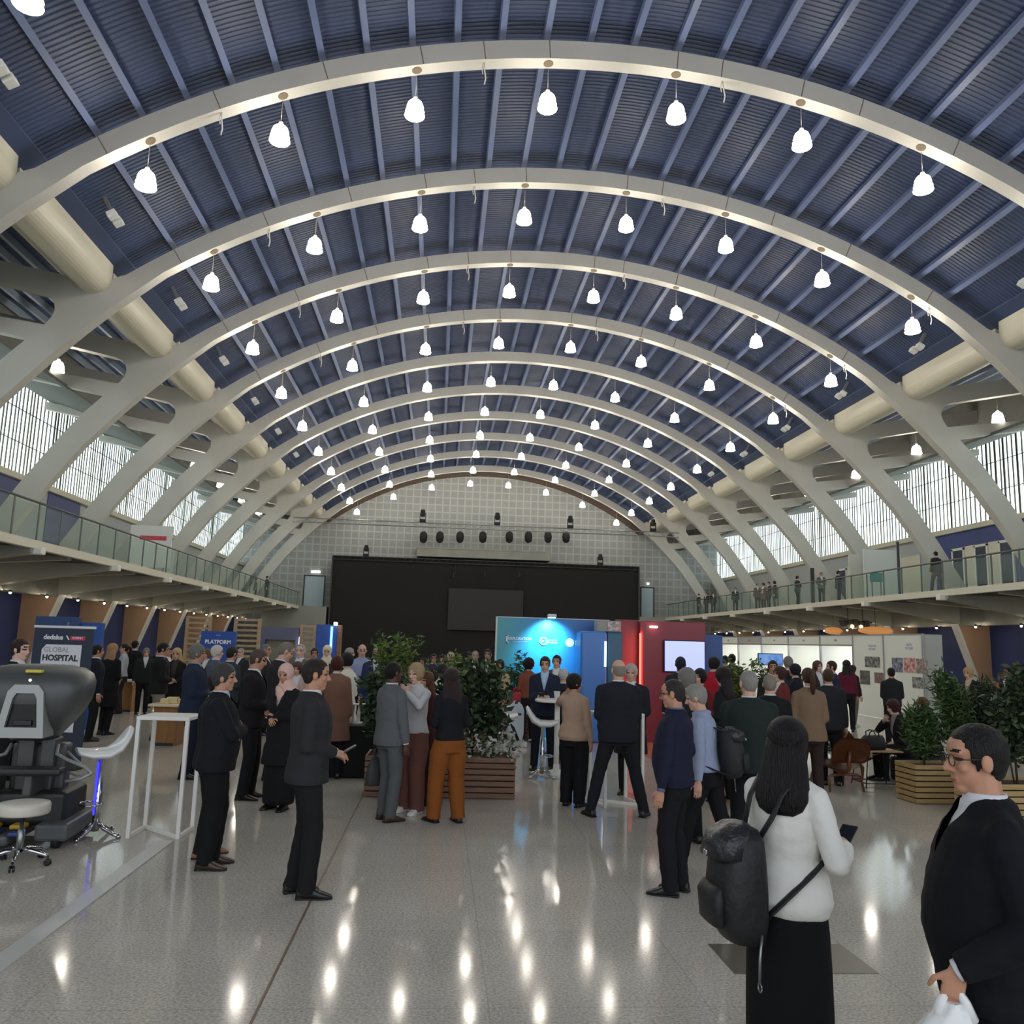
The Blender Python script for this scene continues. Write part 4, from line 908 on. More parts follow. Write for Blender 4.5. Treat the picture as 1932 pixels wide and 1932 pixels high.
crowd('black haired person far off before the white booths', 1368, 1236, 20.5, 0, ST, 'm', ('short', (22, 22, 24)), (J, (70, 78, 70)))
crowd('black haired man far off before the white booths, by the shrubs', 1381, 1233, 19.5, 10, ST, 'm', ('short', (22, 20, 22)), (J, (50, 48, 50)))
crowd('dark haired man facing the camera below the blue booth screen', 1458, 1245, 14.4, 200, ST, 'm', ('short', (50, 30, 28)), (J, (40, 42, 44)))
crowd('woman with red scarf looking left below the blue booth screen', 1472, 1257, 13.0, 260, STF, 'l', ('bob', (70, 46, 40)), ('cardigan', (110, 50, 48)))
crowd('grey haired man in black before the white booths', 1487, 1238, 16.2, 30, ST, 'l', ('full', (130, 126, 120)), (J, (28, 30, 34)))
crowd('dark haired woman in black coat before the white booths', 1500, 1252, 15.2, 300, STF, 'm', ('bob', (26, 28, 34)), ('coat', (26, 30, 36)))
crowd('woman with brown ponytail in tan jacket, seen from behind', 1524, 1246, 10.6, 5, Pose(fem=True, la='front', ra='front', belly=.02, wide=1.08), 'l', ('pony', (74, 48, 36)), (J, (124, 102, 80)), (T, (52, 38, 36)), H=1.72)
crowd('woman with brown hair facing the camera behind the tan jacket', 1542, 1246, 17.5, 170, STF, 'p', ('long', (96, 66, 54)), ('cardigan', (60, 46, 50)))
crowd('man in navy jacket and white collar facing left in the right crowd', 1569, 1246, 16.5, 285, ST, 'l', ('short', (58, 36, 36)), (J, (40, 38, 62)))
crowd('man in dark suit from behind, right of the tan jacket woman', 1562, 1259, 12.3, 10, Pose(wide=1.08), 'm', ('short', (70, 58, 34)), (J, (38, 39, 42)), H=1.68)
crowd('woman with long black hair and maroon top at the white panels', 1597, 1245, 20.5, 20, STF, 'm', ('long', (34, 32, 34)), ('shirt', (96, 26, 50)))
x, y = fl(1612, 1370)
person('woman with long dark hair, black coat and grey trousers by the photo panels', x, y, 70, 1.6, Pose(fem=True, la='front', ra='down', lf=(-.12, .1, 6), rf=(.12, -.12, 6)), False, 'l', ('long', (50, 32, 34)), (J, (36, 34, 32)), bottom=('slim', (104, 98, 88)), shoes=('sneaker', (200, 200, 196)))
crowd('man in black looking at the photo panels, behind the right planter', 1681, 1259, 17.5, 10, Pose(la='front', ra='front', wide=1.1), 'm', ('short', (20, 20, 22)), ('sweater', (34, 34, 36)), shirt=(40, 40, 40))
for u, Y, hd, h, hc, lab in ((1704, 12.9, 268, 1.66, (66, 34, 34), 'seated woman with dark red hair in black leaning over the low table'), (1752, 13.2, 240, 1.7, (104, 66, 44), 'seated woman with ginger hair and hand at her mouth behind the bush')):
    p = at(u, 1340, Y=Y); person(lab, p.x, Y, hd, h, SIT, False, 'p', ('bob', hc), ('cardigan', (27, 25, 25)), (150, 140, 136), bottom=(T, (24, 22, 22)))
    r = empty('pouf', (p.x, Y, 0), 0, 'low dark round pouf under the seated woman with %s hair' % ('dark red' if u < 1720 else 'ginger'), 'seat')
    bm = BM(); lathe(bm, [(.2, 0), (.22, .03), (.22, .3), (.2, .335), (.001, .34)], 24); obj('cushion', bm, mat('pouf_dark', (44, 40, 38), .8), r)
    bm = BM(); lathe(bm, [(.221, .155), (.225, .16), (.225, .175), (.221, .18)], 24); obj('seam', bm, mat('pouf_seam', (60, 54, 50), .8), r)
crowd('blonde woman in dark jacket leaning by the right concrete pier', 1831, 1258, 16.5, 240, Pose(fem=True, la='down', ra='front', lean=8), 'l', ('bob', (182, 150, 108)), (J, (40, 32, 32)), shirt=(190, 170, 140))
x, y, h = hd_(1868, 1284, 13.0)
person('person in light blue shirt with ginger hair behind the right bushes', x, y, 60, h, Pose(lean=12, belly=.04, wide=1.1, la='front', ra='front'), False, 'p', ('full', (148, 92, 54)), ('shirt', (158, 186, 226)), None)
crowd('red haired person far right behind the bushes', 1897, 1264, 17.0, 200, STF, 'p', ('bob', (132, 72, 54)), ('cardigan', (60, 44, 44)))
crowd('person hidden behind the folded arms man, tan shoe showing', 413, 1264, 7.9, 84, ST, 'm', ('short', (40, 36, 34)), (J, (26, 26, 30)), shoes=('shoe', (150, 104, 78)))
# ---- on the balconies
def bal_person(label, u, X, head, pose, hair, top, h=1.72, bottom=(T, DARK), skin='l'):
    p = at(u, 1080, X=X); person(label, X, p.y, head, h, pose, False, skin, hair, top, bottom=bottom, z0=4.5)
bal_person('person in dark clothes standing on the left balcony', 505, -16.6, 90, ST, ('short', (30, 28, 28)), (J, (36, 40, 50)))
bal_person('seated looking person in brown further left on the left balcony', 484, -16.7, 90, STF, ('bob', (60, 50, 44)), ('cardigan', (92, 86, 74)), 1.3)
bal_person('man in dark jacket and brown trousers walking on the right balcony', 1767, 17.0, 350, WA, ('short', (28, 26, 28)), (J, (40, 38, 44)), 1.8, (T, (74, 66, 58)))
bal_person('person in dark green far along the right balcony', 1318, 16.5, 270, ST, ('short', (30, 30, 30)), (J, (40, 52, 48)))
bal_person('person in black and white far along the right balcony', 1333, 16.6, 240, ST, ('short', (30, 30, 30)), (J, (26, 26, 28)))
bal_person('person in black at the far right balcony end', 1345, 16.9, 180, ST, ('full', (40, 36, 36)), (J, (30, 30, 34)))
for i, (u, c, b) in enumerate(((1429, (92, 84, 82), (60, 52, 50)), (1440, (120, 92, 84), (60, 52, 48)), (1450, (80, 66, 66), (52, 44, 44)), (1461, (70, 60, 60), (96, 84, 80)))):
    bal_person('%s person of the group of four at the right balcony rail' % ('leftmost', 'second', 'third', 'rightmost')[i], u, 16.6+.15*(i % 2), 200+30*i, (ST, FR, FO, ST)[i], (('short', 'bob', 'short', 'bob')[i], (52, 40, 36)), (J if i % 2 == 0 else 'cardigan', c), 1.7, (T, b))
bal_person('dark haired man with folded arms leaning at the right balcony rail', 1504, 16.8, 90, FO, ('short', (30, 28, 28)), (J, (48, 52, 56)), 1.78)
bal_person('person in grey jacket right of the leaning balcony man', 1549, 16.6, 190, FR, ('short', (80, 66, 60)), (J, (88, 90, 88)), 1.7)
bal_person('man in black jacket near the dark door on the right balcony', 1581, 17.4, 100, FR, ('short', (30, 28, 28)), (J, (36, 44, 44)), 1.78)
bal_person('person in dark blue left of the far poster on the right balcony', 1387, 16.6, 200, ST, ('short', (30, 28, 28)), (J, (44, 52, 60)), 1.7)
# ================================================================ FURNITURE, BOOTHS, PLANTS
def sign(body, size, m, parent, loc, rot=(PI/2, 0, 0), name='lettering', bold=0, ext=.003):
    return obj(name, text_mesh(body, size, ext, bold=bold), m, parent, loc=loc, rot=rot)
M_tw = mat('text_white', (236, 238, 240), .5); M_tb = mat('text_dark', (50, 52, 56), .5); M_tg = mat('text_grey', (150, 154, 158), .5)
M_wlam = mat('white_laminate', (232, 230, 222), .35); M_gwhite = mat('gloss_white', (236, 236, 232), .18)
WD1 = wood('oak_panel', (140, 96, 52), (166, 118, 70), 2, .45, 2); WD_t = wood('pale_top', (222, 204, 170), (232, 216, 186), 2, .4)
WD_sl = wood('slat_brown', (104, 74, 56), (132, 98, 74), 2.5, .55); WD_sl2 = wood('slat_tan', (158, 130, 84), (182, 152, 102), 2.5, .55)
WD_ply = wood('walnut_ply', (88, 50, 28), (112, 66, 38), 3, .35); WD_pale = wood('pale_ply', (176, 140, 104), (196, 160, 122), 3, .4)
# ---- white frame table
def frame_table(name, x, y, rz, label, w=.54, d=.52, h=1.13):
    r = empty(name, (x, y, 0), rz, label, 'table')
    bm = BM(); bbox(bm, (-w/2-.02, -d/2-.02, h-.035), (w/2+.02, d/2+.02, h), .006); obj('table_top', bm, M_wlam, r)
    for sx in (-1, 1):
        for sy in (-1, 1):
            bm = BM(); bbox(bm, (sx*w/2-.018, sy*d/2-.018, 0), (sx*w/2+.018, sy*d/2+.018, h-.035), .003); obj('leg', bm, M_wlam, r)
    for sx in (-1, 1):
        bm = BM(); bbox(bm, (sx*w/2-.016, -d/2, .0), (sx*w/2+.016, d/2, .035), .003); obj('foot_rail', bm, M_wlam, r)
    bm = BM(); an = math.atan2(-d, w); bbox(bm, (-math.hypot(w, d)/2, -.016, .0), (math.hypot(w, d)/2, .016, .035), .003)
    bmesh.ops.rotate(bm, verts=bm.verts[:], cent=(0, 0, 0), matrix=Matrix.Rotation(an, 3, 'Z')); obj('cross_rail', bm, M_wlam, r)
x, y = fl(240, 1582); frame_table('frame_table', x + .24, y + .21, math.radians(-2), 'tall white frame table beside the folded arms man on the left', .46, .42, 1.12)
x, y = fl(1165, 1520); frame_table('frame_table', x, y + .12, math.radians(14), 'tall white frame table in front of the bald man in the dark suit', .5, .45, 1.1)
# ---- bar stools
def bar_stool(x, y, rz, label, grp, glow=False, hseat=.76):
    r = empty('bar_stool', (x, y, 0), rz, label, 'stool', grp)
    bm = BM(); rings = []
    for yy, zz, w, t in ((-.23, .045, .09, .02), (-.21, .025, .17, .035), (-.11, 0, .21, .05), (.04, .0, .215, .055), (.13, .05, .205, .05), (.185, .125, .185, .042), (.225, .2, .15, .034), (.245, .235, .09, .022)):
        t_ = math.atan2(.0 if yy < .05 else .9, 1); rings.append((Vector((0, yy, hseat+zz)), w, t, Vector((1, 0, 0)), Vector((0, -math.sin(t_), math.cos(t_)))))
    loft(bm, rings, 18); obj('seat', fixn(bm), M_gwhite, r)
    bm = BM(); lathe(bm, [(.036, .05), (.034, .4), (.028, .41), (.028, hseat-.02), (.06, hseat-.015), (.06, hseat)], 14); obj('column', bm, M_chrome, r)
    bm = BM()
    for i in range(4):
        a = PI/4+i*PI/2; c, s_ = math.cos(a), math.sin(a); tube(bm, [(.02*c, .02*s_, .13), (.09*c, .09*s_, .075), (.2*c, .2*s_, .03), (.245*c, .245*s_, .022)], [.02, .02, .018, .02], 8)
        lathe(bm, [(.022, 0), (.022, .03)], 8, (.25*c, .25*s_, 0))
    obj('star_base', bm, M_chrome, r)
    n = 20; bm = BM(); tube(bm, [(.13*math.cos(2*PI*i/n), -.06+.1*math.sin(2*PI*i/n), .3) for i in range(n+1)], .009, 6); obj('foot_ring', bm, M_chrome, r)
    if glow:
        bm = BM(); box(bm, (.006, -.040, .2), (.034, -.026, .68)); obj('blue_light_strip', bm, mat('blue_led', (70, 70, 255), emit=1.2, ecol=(60, 60, 255)), r)
    return r
x, y = fl(182, 1578); bar_stool(x - .02, y, math.radians(-60), 'white tractor seat bar stool with chrome post beside the surgical console', 'white bar stools', True)
x, y = fl(1022, 1466); bar_stool(x, y, math.radians(84), 'white bar stool at the white bar table near the blue wall', 'white bar stools')
x, y = fl(948, 1452); bar_stool(x, y + .3, math.radians(100), 'white bar stool half hidden by the planter shrubs', 'white bar stools')
# ---- white bar table with a cup
x, y = fl(1049, 1462); r = empty('bar_table', (x, y, 0), 0, 'round white bar table with a paper cup by the navy jacket man', 'table')
bm = BM(); lathe(bm, [(.3, 0), (.31, .01), (.31, .03), (.3, .04)], 32, (-.03, 0, 1.06)); obj('table_top', bm, M_wlam, r)
bm = BM(); lathe(bm, [(.04, .02), (.04, 1.06)], 16); obj('column', bm, M_wlam, r)
bm = BM(); lathe(bm, [(.29, 0), (.29, .012), (.2, .03), (.05, .08), (.04, .16)], 28); obj('base', bm, M_wlam, r)
def cup(name, p, label, m, rr=.04, hh=.1):
    bm = BM(); lathe(bm, [(rr*.72, 0), (rr, hh), (rr*1.06, hh), (rr*1.06, hh-.006), (rr*.9, hh-.004), (rr*.68, .006), (.001, .006)], 16, p); o = obj(name, bm, m); tag(o, label, 'cup'); return o
cup('paper_cup', (x - .02, y - .08, 1.1), 'white paper cup standing on the white bar table', M_gwhite, .05, .12)
# ---- white angular kiosk left of the stools
x, y = fl(968, 1408); r = empty('information_kiosk', (x, y, 0), math.radians(10), 'white tapered kiosk with dark handle behind the white stool', 'kiosk')
kx, ky = x, y; bm = BM(); prism(bm, [(-.06, .1), (.13, .1), (.16, .25), (.16, .68), (.1, .8), (-.02, .86), (-.18, .64), (-.2, .57)], -.16, .16); fixn(bm); bmesh.ops.bevel(bm, geom=bm.edges[:], offset=.02, segments=2, affect='EDGES'); obj('body', bm, mat('kiosk_white', (206, 216, 220), .3), r)
bm = BM(); bbox(bm, (-.16, -.2, 0), (.22, .2, .1), .02); obj('base', bm, M_gwhite, r)
bm = BM(); bbox(bm, (-.02, -.172, .58), (.1, -.155, .62), .006); obj('handle', bm, M_dgrey, r)
bm = BM(); tube(bm, [(-.2, -.1, .56), (-.05, -.15, .35), (.05, -.16, .12)], .03, 8); obj('cable', bm, M_black, r)
# ---- round medical stool and the surgical console
x, y = fl(33, 1632); r = empty('medical_stool', (x, y, 0), 0, 'round cream padded stool on chrome castors before the console', 'stool')
bm = BM(); lathe(bm, [(.14, .40), (.192, .405), (.2, .42), (.2, .475), (.192, .492), (.15, .5), (.001, .503)], 36); obj('seat_pad', bm, mat('cream_vinyl', (214, 208, 194), .4), r)
bm = BM(); lathe(bm, [(.06, .39), (.18, .4), (.18, .405)], 24); obj('seat_plate', bm, M_dgrey, r)
bm = BM(); lathe(bm, [(.03, .1), (.03, .28), (.018, .285), (.018, .4)], 14); obj('gas_column', bm, M_steel, r)
bm = BM()
for i in range(5):
    a = math.radians(-75+72*i); c, s_ = math.cos(a), math.sin(a); tube(bm, [(0, 0, .12), (.1*c, .1*s_, .115), (.2*c, .2*s_, .09), (.235*c, .235*s_, .075)], [.022, .02, .016, .014], 8)
obj('star_base', bm, M_chrome, r)
for i in range(5):
    a = math.radians(-75+72*i); c, s_ = math.cos(a), math.sin(a); bm = BM()
    for o_ in (-.014, .014): t = BM(); lathe(t, [(.02, -.007), (.026, -.004), (.026, .004), (.02, .007)], 14); add(bm, t, Matrix.Translation((.24*c-s_*o_, .24*s_+c*o_, .026)) @ Matrix.Rotation(a, 4, 'Z') @ Matrix.Rotation(PI/2, 4, 'X'))
    tube(bm, [(.235*c, .235*s_, .08), (.24*c, .24*s_, .03)], .008, 6); obj('castor', bm, M_blackg, r)
# console: hooded viewer with armrest bar, pedal base
x, y = fl(12, 1606); y += .35
r = empty('surgical_console', (x, y, 0), math.radians(4), 'grey hooded surgical robot console with a viewer opening at far left', 'console')
M_con = mat('console_grey', (74, 75, 74), .38); M_con2 = mat('console_dark', (34, 34, 35), .5); M_frm = mat('console_frame', (150, 151, 148), .3, .2)
bm = BM(); rings = []
for z, hw, hd, cy in ((.90, .18, .16, .10), (.97, .25, .2, .06), (1.06, .33, .26, .03), (1.16, .41, .30, .01), (1.26, .465, .32, 0), (1.36, .49, .32, 0), (1.44, .49, .31, .01), (1.51, .46, .28, .03), (1.56, .38, .22, .05), (1.585, .25, .14, .06), (1.592, .1, .05, .06)):
    rings.append((Vector((-.06, cy, z)), hw, hd))
loft(bm, rings, 40, pw=.62); obj('hood', fixn(bm), M_con, r)
bm = BM()   # viewer surround, leaning with the hood front
o_ = [(-.21, .96), (-.15, 1.36), (-.10, 1.42), (.10, 1.42), (.15, 1.36), (.20, .96)]; i_ = [(-.135, 1.05), (-.10, 1.30), (-.075, 1.345), (.075, 1.345), (.10, 1.30), (.135, 1.05)]
fy = lambda z: -.30-(1.30-z)*.10 if z > .8 else -.3
A = [bm.verts.new((a-.02, fy(b)-.05, b)) for a, b in o_]; Bv = [bm.verts.new((a-.02, fy(b)-.05, b)) for a, b in i_]; A2 = [bm.verts.new((a-.02, fy(b)+.2, b)) for a, b in o_]; B2 = [bm.verts.new((a-.02, fy(b)+.2, b)) for a, b in i_]
for k in range(6):
    l = (k+1) % 6
    bm.faces.new((A[k], A[l], Bv[l], Bv[k])); bm.faces.new((A[k], A2[k], A2[l], A[l])); bm.faces.new((Bv[k], Bv[l], B2[l], B2[k]))
fixn(bm); obj('viewer_frame', bm, M_frm, r)
bm = BM(); vs = [bm.verts.new((a-.02, fy(b)-.01+.0, b)) for a, b in i_]; bm.faces.new(vs); bmesh.ops.solidify(bm, geom=bm.faces[:], thickness=.02); obj('viewer_screen', fixn(bm), M_blackg, r)
bm = BM(); bbox(bm, (-.10, -.352, 1.06), (.06, -.335, 1.11), .01); obj('lower_eyepiece', bm, M_con2, r)
bm = BM(); bbox(bm, (-.06, -.30, 1.525), (.08, -.24, 1.55), .006); obj('warning_label', bm, mat('label_yellow', (206, 190, 60), .5), r)
bm = BM(); ball(bm, (.0, -.325, 1.46), .014); obj('indicator', bm, mat('indicator', (230, 236, 220), emit=1.0), r)
bm = BM(); bbox(bm, (-.17, .0, .40), (-.02, .22, .92), .02); bbox(bm, (.03, .0, .40), (.16, .22, .92), .02); bbox(bm, (-.24, .08, .42), (.24, .26, .86), .03); obj('support_column', bm, M_con, r)
bm = BM(); bbox(bm, (-.62, -.40, .635), (.36, -.2, .70), .025); obj('armrest', bm, M_con2, r)
for bx0 in (.02, -.34): bm = BM(); bbox(bm, (bx0, -.3, .44), (bx0+.08, .1, .64), .02); obj('armrest_bracket', bm, M_con, r)
for s_ in (-1, 1):
    bm = BM(); tube(bm, [(s_*.2-.02, .02, .86), (s_*.22-.02, -.05, .78), (s_*.34-.02, -.12, .74), (s_*.5, -.2, .69), (s_*.58, -.24, .64), (s_*.5, -.26, .6), (s_*.36, -.24, .57)], .016, 8)
    tube(bm, [(s_*.3-.02, -.02, .80), (s_*.42, -.12, .72), (s_*.54, -.2, .64)], .012, 8); tube(bm, [(s_*.28, .0, .62), (s_*.4, -.1, .6), (s_*.56, -.22, .62)], .01, 8); obj('master_arm', bm, M_frm, r)
bm = BM(); bbox(bm, (-.5, -.12, .16), (.34, .5, .46), .05, 3); obj('base_cabinet', bm, M_con2, r)
bm = BM(); bbox(bm, (-.55, -.42, .05), (.0, .5, .14), .03); bbox(bm, (.16, -.30, .06), (.44, .5, .21), .03); obj('foot_tray', bm, mat('tray_grey', (88, 90, 90), .45), r)
for px, c in ((-.2, (190, 150, 30)), (.02, (190, 150, 30)), (-.16, (40, 70, 130)), (.04, (40, 70, 130))):
    bm = BM(); z = .19 if c[0] > 100 else .145; bbox(bm, (px-.06, -.40 if z < .16 else -.32, z-.02), (px+.06, -.26 if z < .16 else -.18, z+.02), .015); obj('pedal', bm, mat('pedal_%d' % c[2], c, .4), r)
for px in (-.4, .34):
    for py in (-.25, .4): bm = BM(); t = BM(); lathe(t, [(.05, -.03), (.05, .03)], 14); add(bm, t, Matrix.Translation((px, py, .05)) @ Matrix.Rotation(PI/2, 4, 'Y')); obj('wheel', bm, M_black, r)
# ---- roll-up banner, blue booths and counters on the left
p = at(117, 1240, Y=12.6); r = empty('hospital_banner', (p.x, 12.6, 0), math.radians(-8), 'dark banner reading GLOBAL HOSPITAL behind the surgical console', 'banner')
zt = at(117, 1184, Y=12.6).z; w = .43
bm = BM(); box(bm, (-w, -.01, .08), (w, .01, zt)); obj('panel', bm, mat('banner_navy', (40, 50, 66), .6), r)
bm = BM(); bbox(bm, (-w-.02, -.02, zt-.01), (w+.02, .02, zt+.025), .006); obj('top_rail', bm, M_fl, r)
bm = BM(); bbox(bm, (-w, -.1, 0), (w, .1, .08), .02); obj('base', bm, M_dgrey, r)
bm = BM(); tube(bm, [(0, .06, .05), (0, .06, zt+.08)], .01, 6); obj('pole', bm, M_steel, r)
bm = BM(); prism(bm, [(-.30, .5), (-.30, zt-.31), (-.24, zt-.24), (.28, zt-.24), (.28, .5)], -.016, -.011); fixn(bm); obj('white_card', bm, mat('card_white', (216, 216, 218), .6), r)
sign('dedalus', .095, M_tw, r, (-.15, -.013, zt-.14), bold=.002); bm = BM(); prism(bm, [(.03, zt-.11), (.07, zt-.17), (.09, zt-.17), (.05, zt-.11)], -.014, -.011); fixn(bm); obj('logo_mark', bm, M_tw, r)
bm = BM(); bbox(bm, (.10, -.016, zt-.175), (.32, -.011, zt-.115), .004); obj('red_label', bm, mat('label_red', (190, 60, 84), .5), r); sign('SUMMIT', .045, M_tw, r, (.21, -.0175, zt-.145))
sign('GLOBAL', .1, M_tg, r, (-.08, -.0175, zt-.315)); sign('HOSPITAL', .115, M_tb, r, (-.02, -.0175, zt-.43), bold=.004); sign('DAY', .1, M_tg, r, (.12, -.0175, zt-.55))
def booth_wall(name, u0, u1, vt, Y, m, label, cat='booth', zb=0, dep=.12):
    a, b = at(u0, vt, Y=Y), at(u1, vt, Y=Y); r = empty(name, ((a.x+b.x)/2, Y, 0), 0, label, cat); w = (b.x-a.x)/2
    bm = BM(); bbox(bm, (-w, 0, zb), (w, dep, a.z), .01); obj('panel', bm, m, r); return r, w, a.z
M_bb = mat('booth_blue', (28, 72, 150), .5); M_bb2 = mat('booth_blue_dark', (38, 66, 110), .5)
r, w, zt = booth_wall('blue_booth_wall', 68, 150, 1162, 17.4, M_bb2, 'blue booth back wall behind the hospital banner')
bm = BM(); bbox(bm, (w-.02, .1, 0), (w+.42, .25, zt-.1), .01); obj('side_panel', bm, M_bb, r)
r, w, zt = booth_wall('blue_booth_sign', 380, 446, 1190, 22.0, M_bb, 'bright blue booth sign in front of the slatted screen', 'sign')
sign('PLATFORM', .13, M_tw, r, (0, -.006, zt-.27), bold=.004); sign('hub', .07, mat('text_pale_blue', (140, 170, 220)), r, (0, -.006, zt-.1))
for (u, v, u0, u1, vt, lab) in ((232, 1342, 212, 262, 1282, 'wooden counter with white top behind the blonde woman in the black coat'), (318, 1406, 288, 346, 1327, 'small wooden pedestal table with pale top and boxes')):
    x, y = fl(u, v); a, b = at(u0, vt, Y=y), at(u1, vt, Y=y); r = empty('counter', ((a.x+b.x)/2, y+.1, 0), math.radians(-6), lab, 'counter'); w = (b.x-a.x)/2; h = a.z
    bm = BM(); bbox(bm, (-w, -.28, h-.04), (w, .3, h), .006); obj('counter_top', bm, WD_t if u > 300 else M_wlam, r)
    bm = BM(); bbox(bm, (-w*.72, -.2, 0), (w*.8, .22, h-.04), .006); obj('cabinet', bm, WD1, r)
    bm = BM(); box(bm, (-w*.7, -.205, .0), (w*.78, -.2, .05)); obj('plinth', bm, M_dgrey, r)
    if u > 300:
        for i, (dx, s_) in enumerate(((-.06, .07), (.05, .09), (.15, .06))):
            bm = BM(); bbox(bm, (-s_, -.07, 0), (s_, .07, s_*1.2), .005); o = obj('leaflet_box', bm, mat('leaflet_cream', (226, 206, 150), .5), loc=((a.x+b.x)/2+dx, y+.05+.05*i, h)); tag(o, 'small cream leaflet box on the wooden pedestal table, %s' % ('left', 'middle', 'right')[i], 'box', 'leaflet boxes on the pedestal table')
# ---- slatted timber pergola screens, grey portal and lit panel at the back left
def slat_screen(u0, u1, v0, v1, Y, label, n, c=None):
    a, b = at(u0, v0, Y=Y), at(u1, v1, Y=Y); r = empty('slatted_screen', ((a.x+b.x)/2, Y, 0), 0, label, 'screen'); w = (b.x-a.x)/2
    m = wood('screen_timber', (150, 128, 96), (176, 152, 116), 2)
    for s_ in (-1, 1): bm = BM(); box(bm, (s_*w-.05, -.05, 0), (s_*w+.05, .05, a.z)); obj('post', bm, m, r)
    for i in range(n):
        z = .3+(a.z-.35)*i/(n-1); bm = BM(); box(bm, (-w, -.03, z-.035), (w, .03, z+.035)); obj('slat', bm, m, r)
slat_screen(355, 392, 1162, 1230, 30, 'slatted timber screen left of the blue booth sign', 13)
slat_screen(446, 486, 1166, 1230, 27, 'slatted timber screen right of the blue booth sign', 14)
slat_screen(570, 592, 1178, 1230, 28, 'narrow slatted screen left of the lit blue panel', 12)
a, b = at(488, 1182, Y=29), at(562, 1230, Y=29); r = empty('grey_portal', ((a.x+b.x)/2, 29, 0), 0, 'wide grey violet portal frame at the back left', 'booth'); w = (b.x-a.x)/2
bm = BM(); box(bm, (-w, 0, 0), (-w+.25, .3, a.z)); box(bm, (w-.12, 0, 0), (w, .3, a.z)); obj('side', bm, mat('portal_violet', (96, 98, 122), .6), r)
bm = BM(); box(bm, (-w, -.01, a.z-.42), (w, .31, a.z)); obj('header', bm, mat('portal_violet', (96, 98, 122), .6), r)
bm = BM(); box(bm, (-w+.25, .2, 0), (w-.12, .28, a.z-.42)); obj('back_panel', bm, mat('portal_beige', (132, 130, 112), .6), r)
bm = BM(); box(bm, (w+.02, -.08, 1.1), (w+.1, -.02, a.z-.3)); obj('light_tube', bm, mat('tube_white', (240, 244, 255), emit=3), r)
r, w, zt = booth_wall('lit_blue_panel', 597, 638, 1178, 25, M_bb, 'lit bright blue panel by the left edge of the stage', 'booth', dep=.3)
bm = BM(); box(bm, (w*.35, -.03, 1.5), (w*.55, -.005, zt-.05)); obj('light_strip', bm, mat('strip_cyan', (130, 210, 255), emit=3, ecol=(110, 200, 255)), r)
bm = BM(); bbox(bm, (w*.7, -.3, zt-.02), (w*.98, -.05, zt+.08), .02); obj('spot', bm, mat('spot_glow', (255, 250, 235), emit=5), r)
bm = BM(); box(bm, (w, -.02, 0), (w+.1, .3, zt)); obj('dark_edge', bm, WD_sl, r)
# ---- coffee table with black cloth, urn, crate
x, y = fl(655, 1466); y += .2
r = empty('draped_table', (x, y, 0), 0, 'coffee table under a black cloth behind the charcoal suit man', 'table')
bm = BM(); bbox(bm, (-.36, -.3, 0), (.36, .3, .70), .015); obj('cloth', bm, mat('cloth_black', (15, 15, 16), .9), r)
bm = BM(); bbox(bm, (-.365, -.305, .70), (.365, .305, .715), .004); obj('cloth_top', bm, mat('cloth_grey_top', (70, 70, 68), .7), r)
r = empty('coffee_urn', (x - .17, y - .05, .715), 0, 'chrome coffee urn standing on the black draped table', 'urn')
bm = BM(); lathe(bm, [(.11, 0), (.115, .02), (.11, .03), (.115, .05), (.115, .2), (.1, .225)], 24); obj('body', bm, M_chrome, r)
bm = BM(); lathe(bm, [(.1, .226), (.09, .25), (.03, .265), (.025, .3), (.001, .305)], 20); obj('lid', bm, M_blackg, r)
bm = BM(); tube(bm, [(0, -.11, .06), (0, -.16, .06), (0, -.16, .03)], .012, 8); obj('tap', bm, M_blackg, r)
bm = BM()
for zz in (0, .26): box(bm, (-.15, -.11, zz), (.15, .11, zz+.012))
for xx in (-.15, .14): box(bm, (xx, -.11, 0), (xx+.01, .11, .27))
o = obj('white_crate', bm, mat('crate_white', (190, 192, 186), .5), loc=(x + .16, y, .715)); tag(o, 'white open crate on the black draped table beside the urn', 'crate')
# ---- planters
def planter(name, x, y, rz, L, D, h, m, label):
    r = empty(name, (x, y, 0), rz, label, 'planter'); n = 7; sh = h/n
    bm = BM(); box(bm, (-L/2+.03, -D/2+.03, 0), (L/2-.03, D/2-.03, h-.06)); obj('liner', bm, M_black, r)
    bm = BM()
    for i in range(n):
        z = i*sh+.008; z2 = (i+1)*sh-.008
        box(bm, (-L/2, -D/2, z), (L/2, -D/2+.025, z2)); box(bm, (-L/2, D/2-.025, z), (L/2, D/2, z2)); box(bm, (-L/2, -D/2+.025, z), (-L/2+.025, D/2-.025, z2)); box(bm, (L/2-.025, -D/2+.025, z), (L/2, D/2-.025, z2))
    obj('slats', bm, m, r).name = 'slat_cladding'
    bm = BM(); box(bm, (-L/2+.03, -D/2+.03, h-.06), (L/2-.03, D/2-.03, h-.045)); obj('soil', bm, mat('soil', (46, 36, 28), .95, bump=1, bscale=30), r)
    return r
def leaf_bm(bm, p, d, L, W, rnd_, mi=0):
    d = d.normalized(); s = Vector((rnd_.uniform(-1, 1), rnd_.uniform(-1, 1), rnd_.uniform(-.4, 1))); x = d.cross(s).normalized(); nn = x.cross(d)
    a = bm.verts.new(p); b = bm.verts.new(p+d*L*.45+x*W*.5+nn*L*.04); c = bm.verts.new(p+d*L-nn*L*.12); e = bm.verts.new(p+d*L*.45-x*W*.5+nn*L*.04)
    f = bm.faces.new((a, b, c)); f.material_index = mi; f.smooth = True; f = bm.faces.new((a, c, e)); f.material_index = mi; f.smooth = True
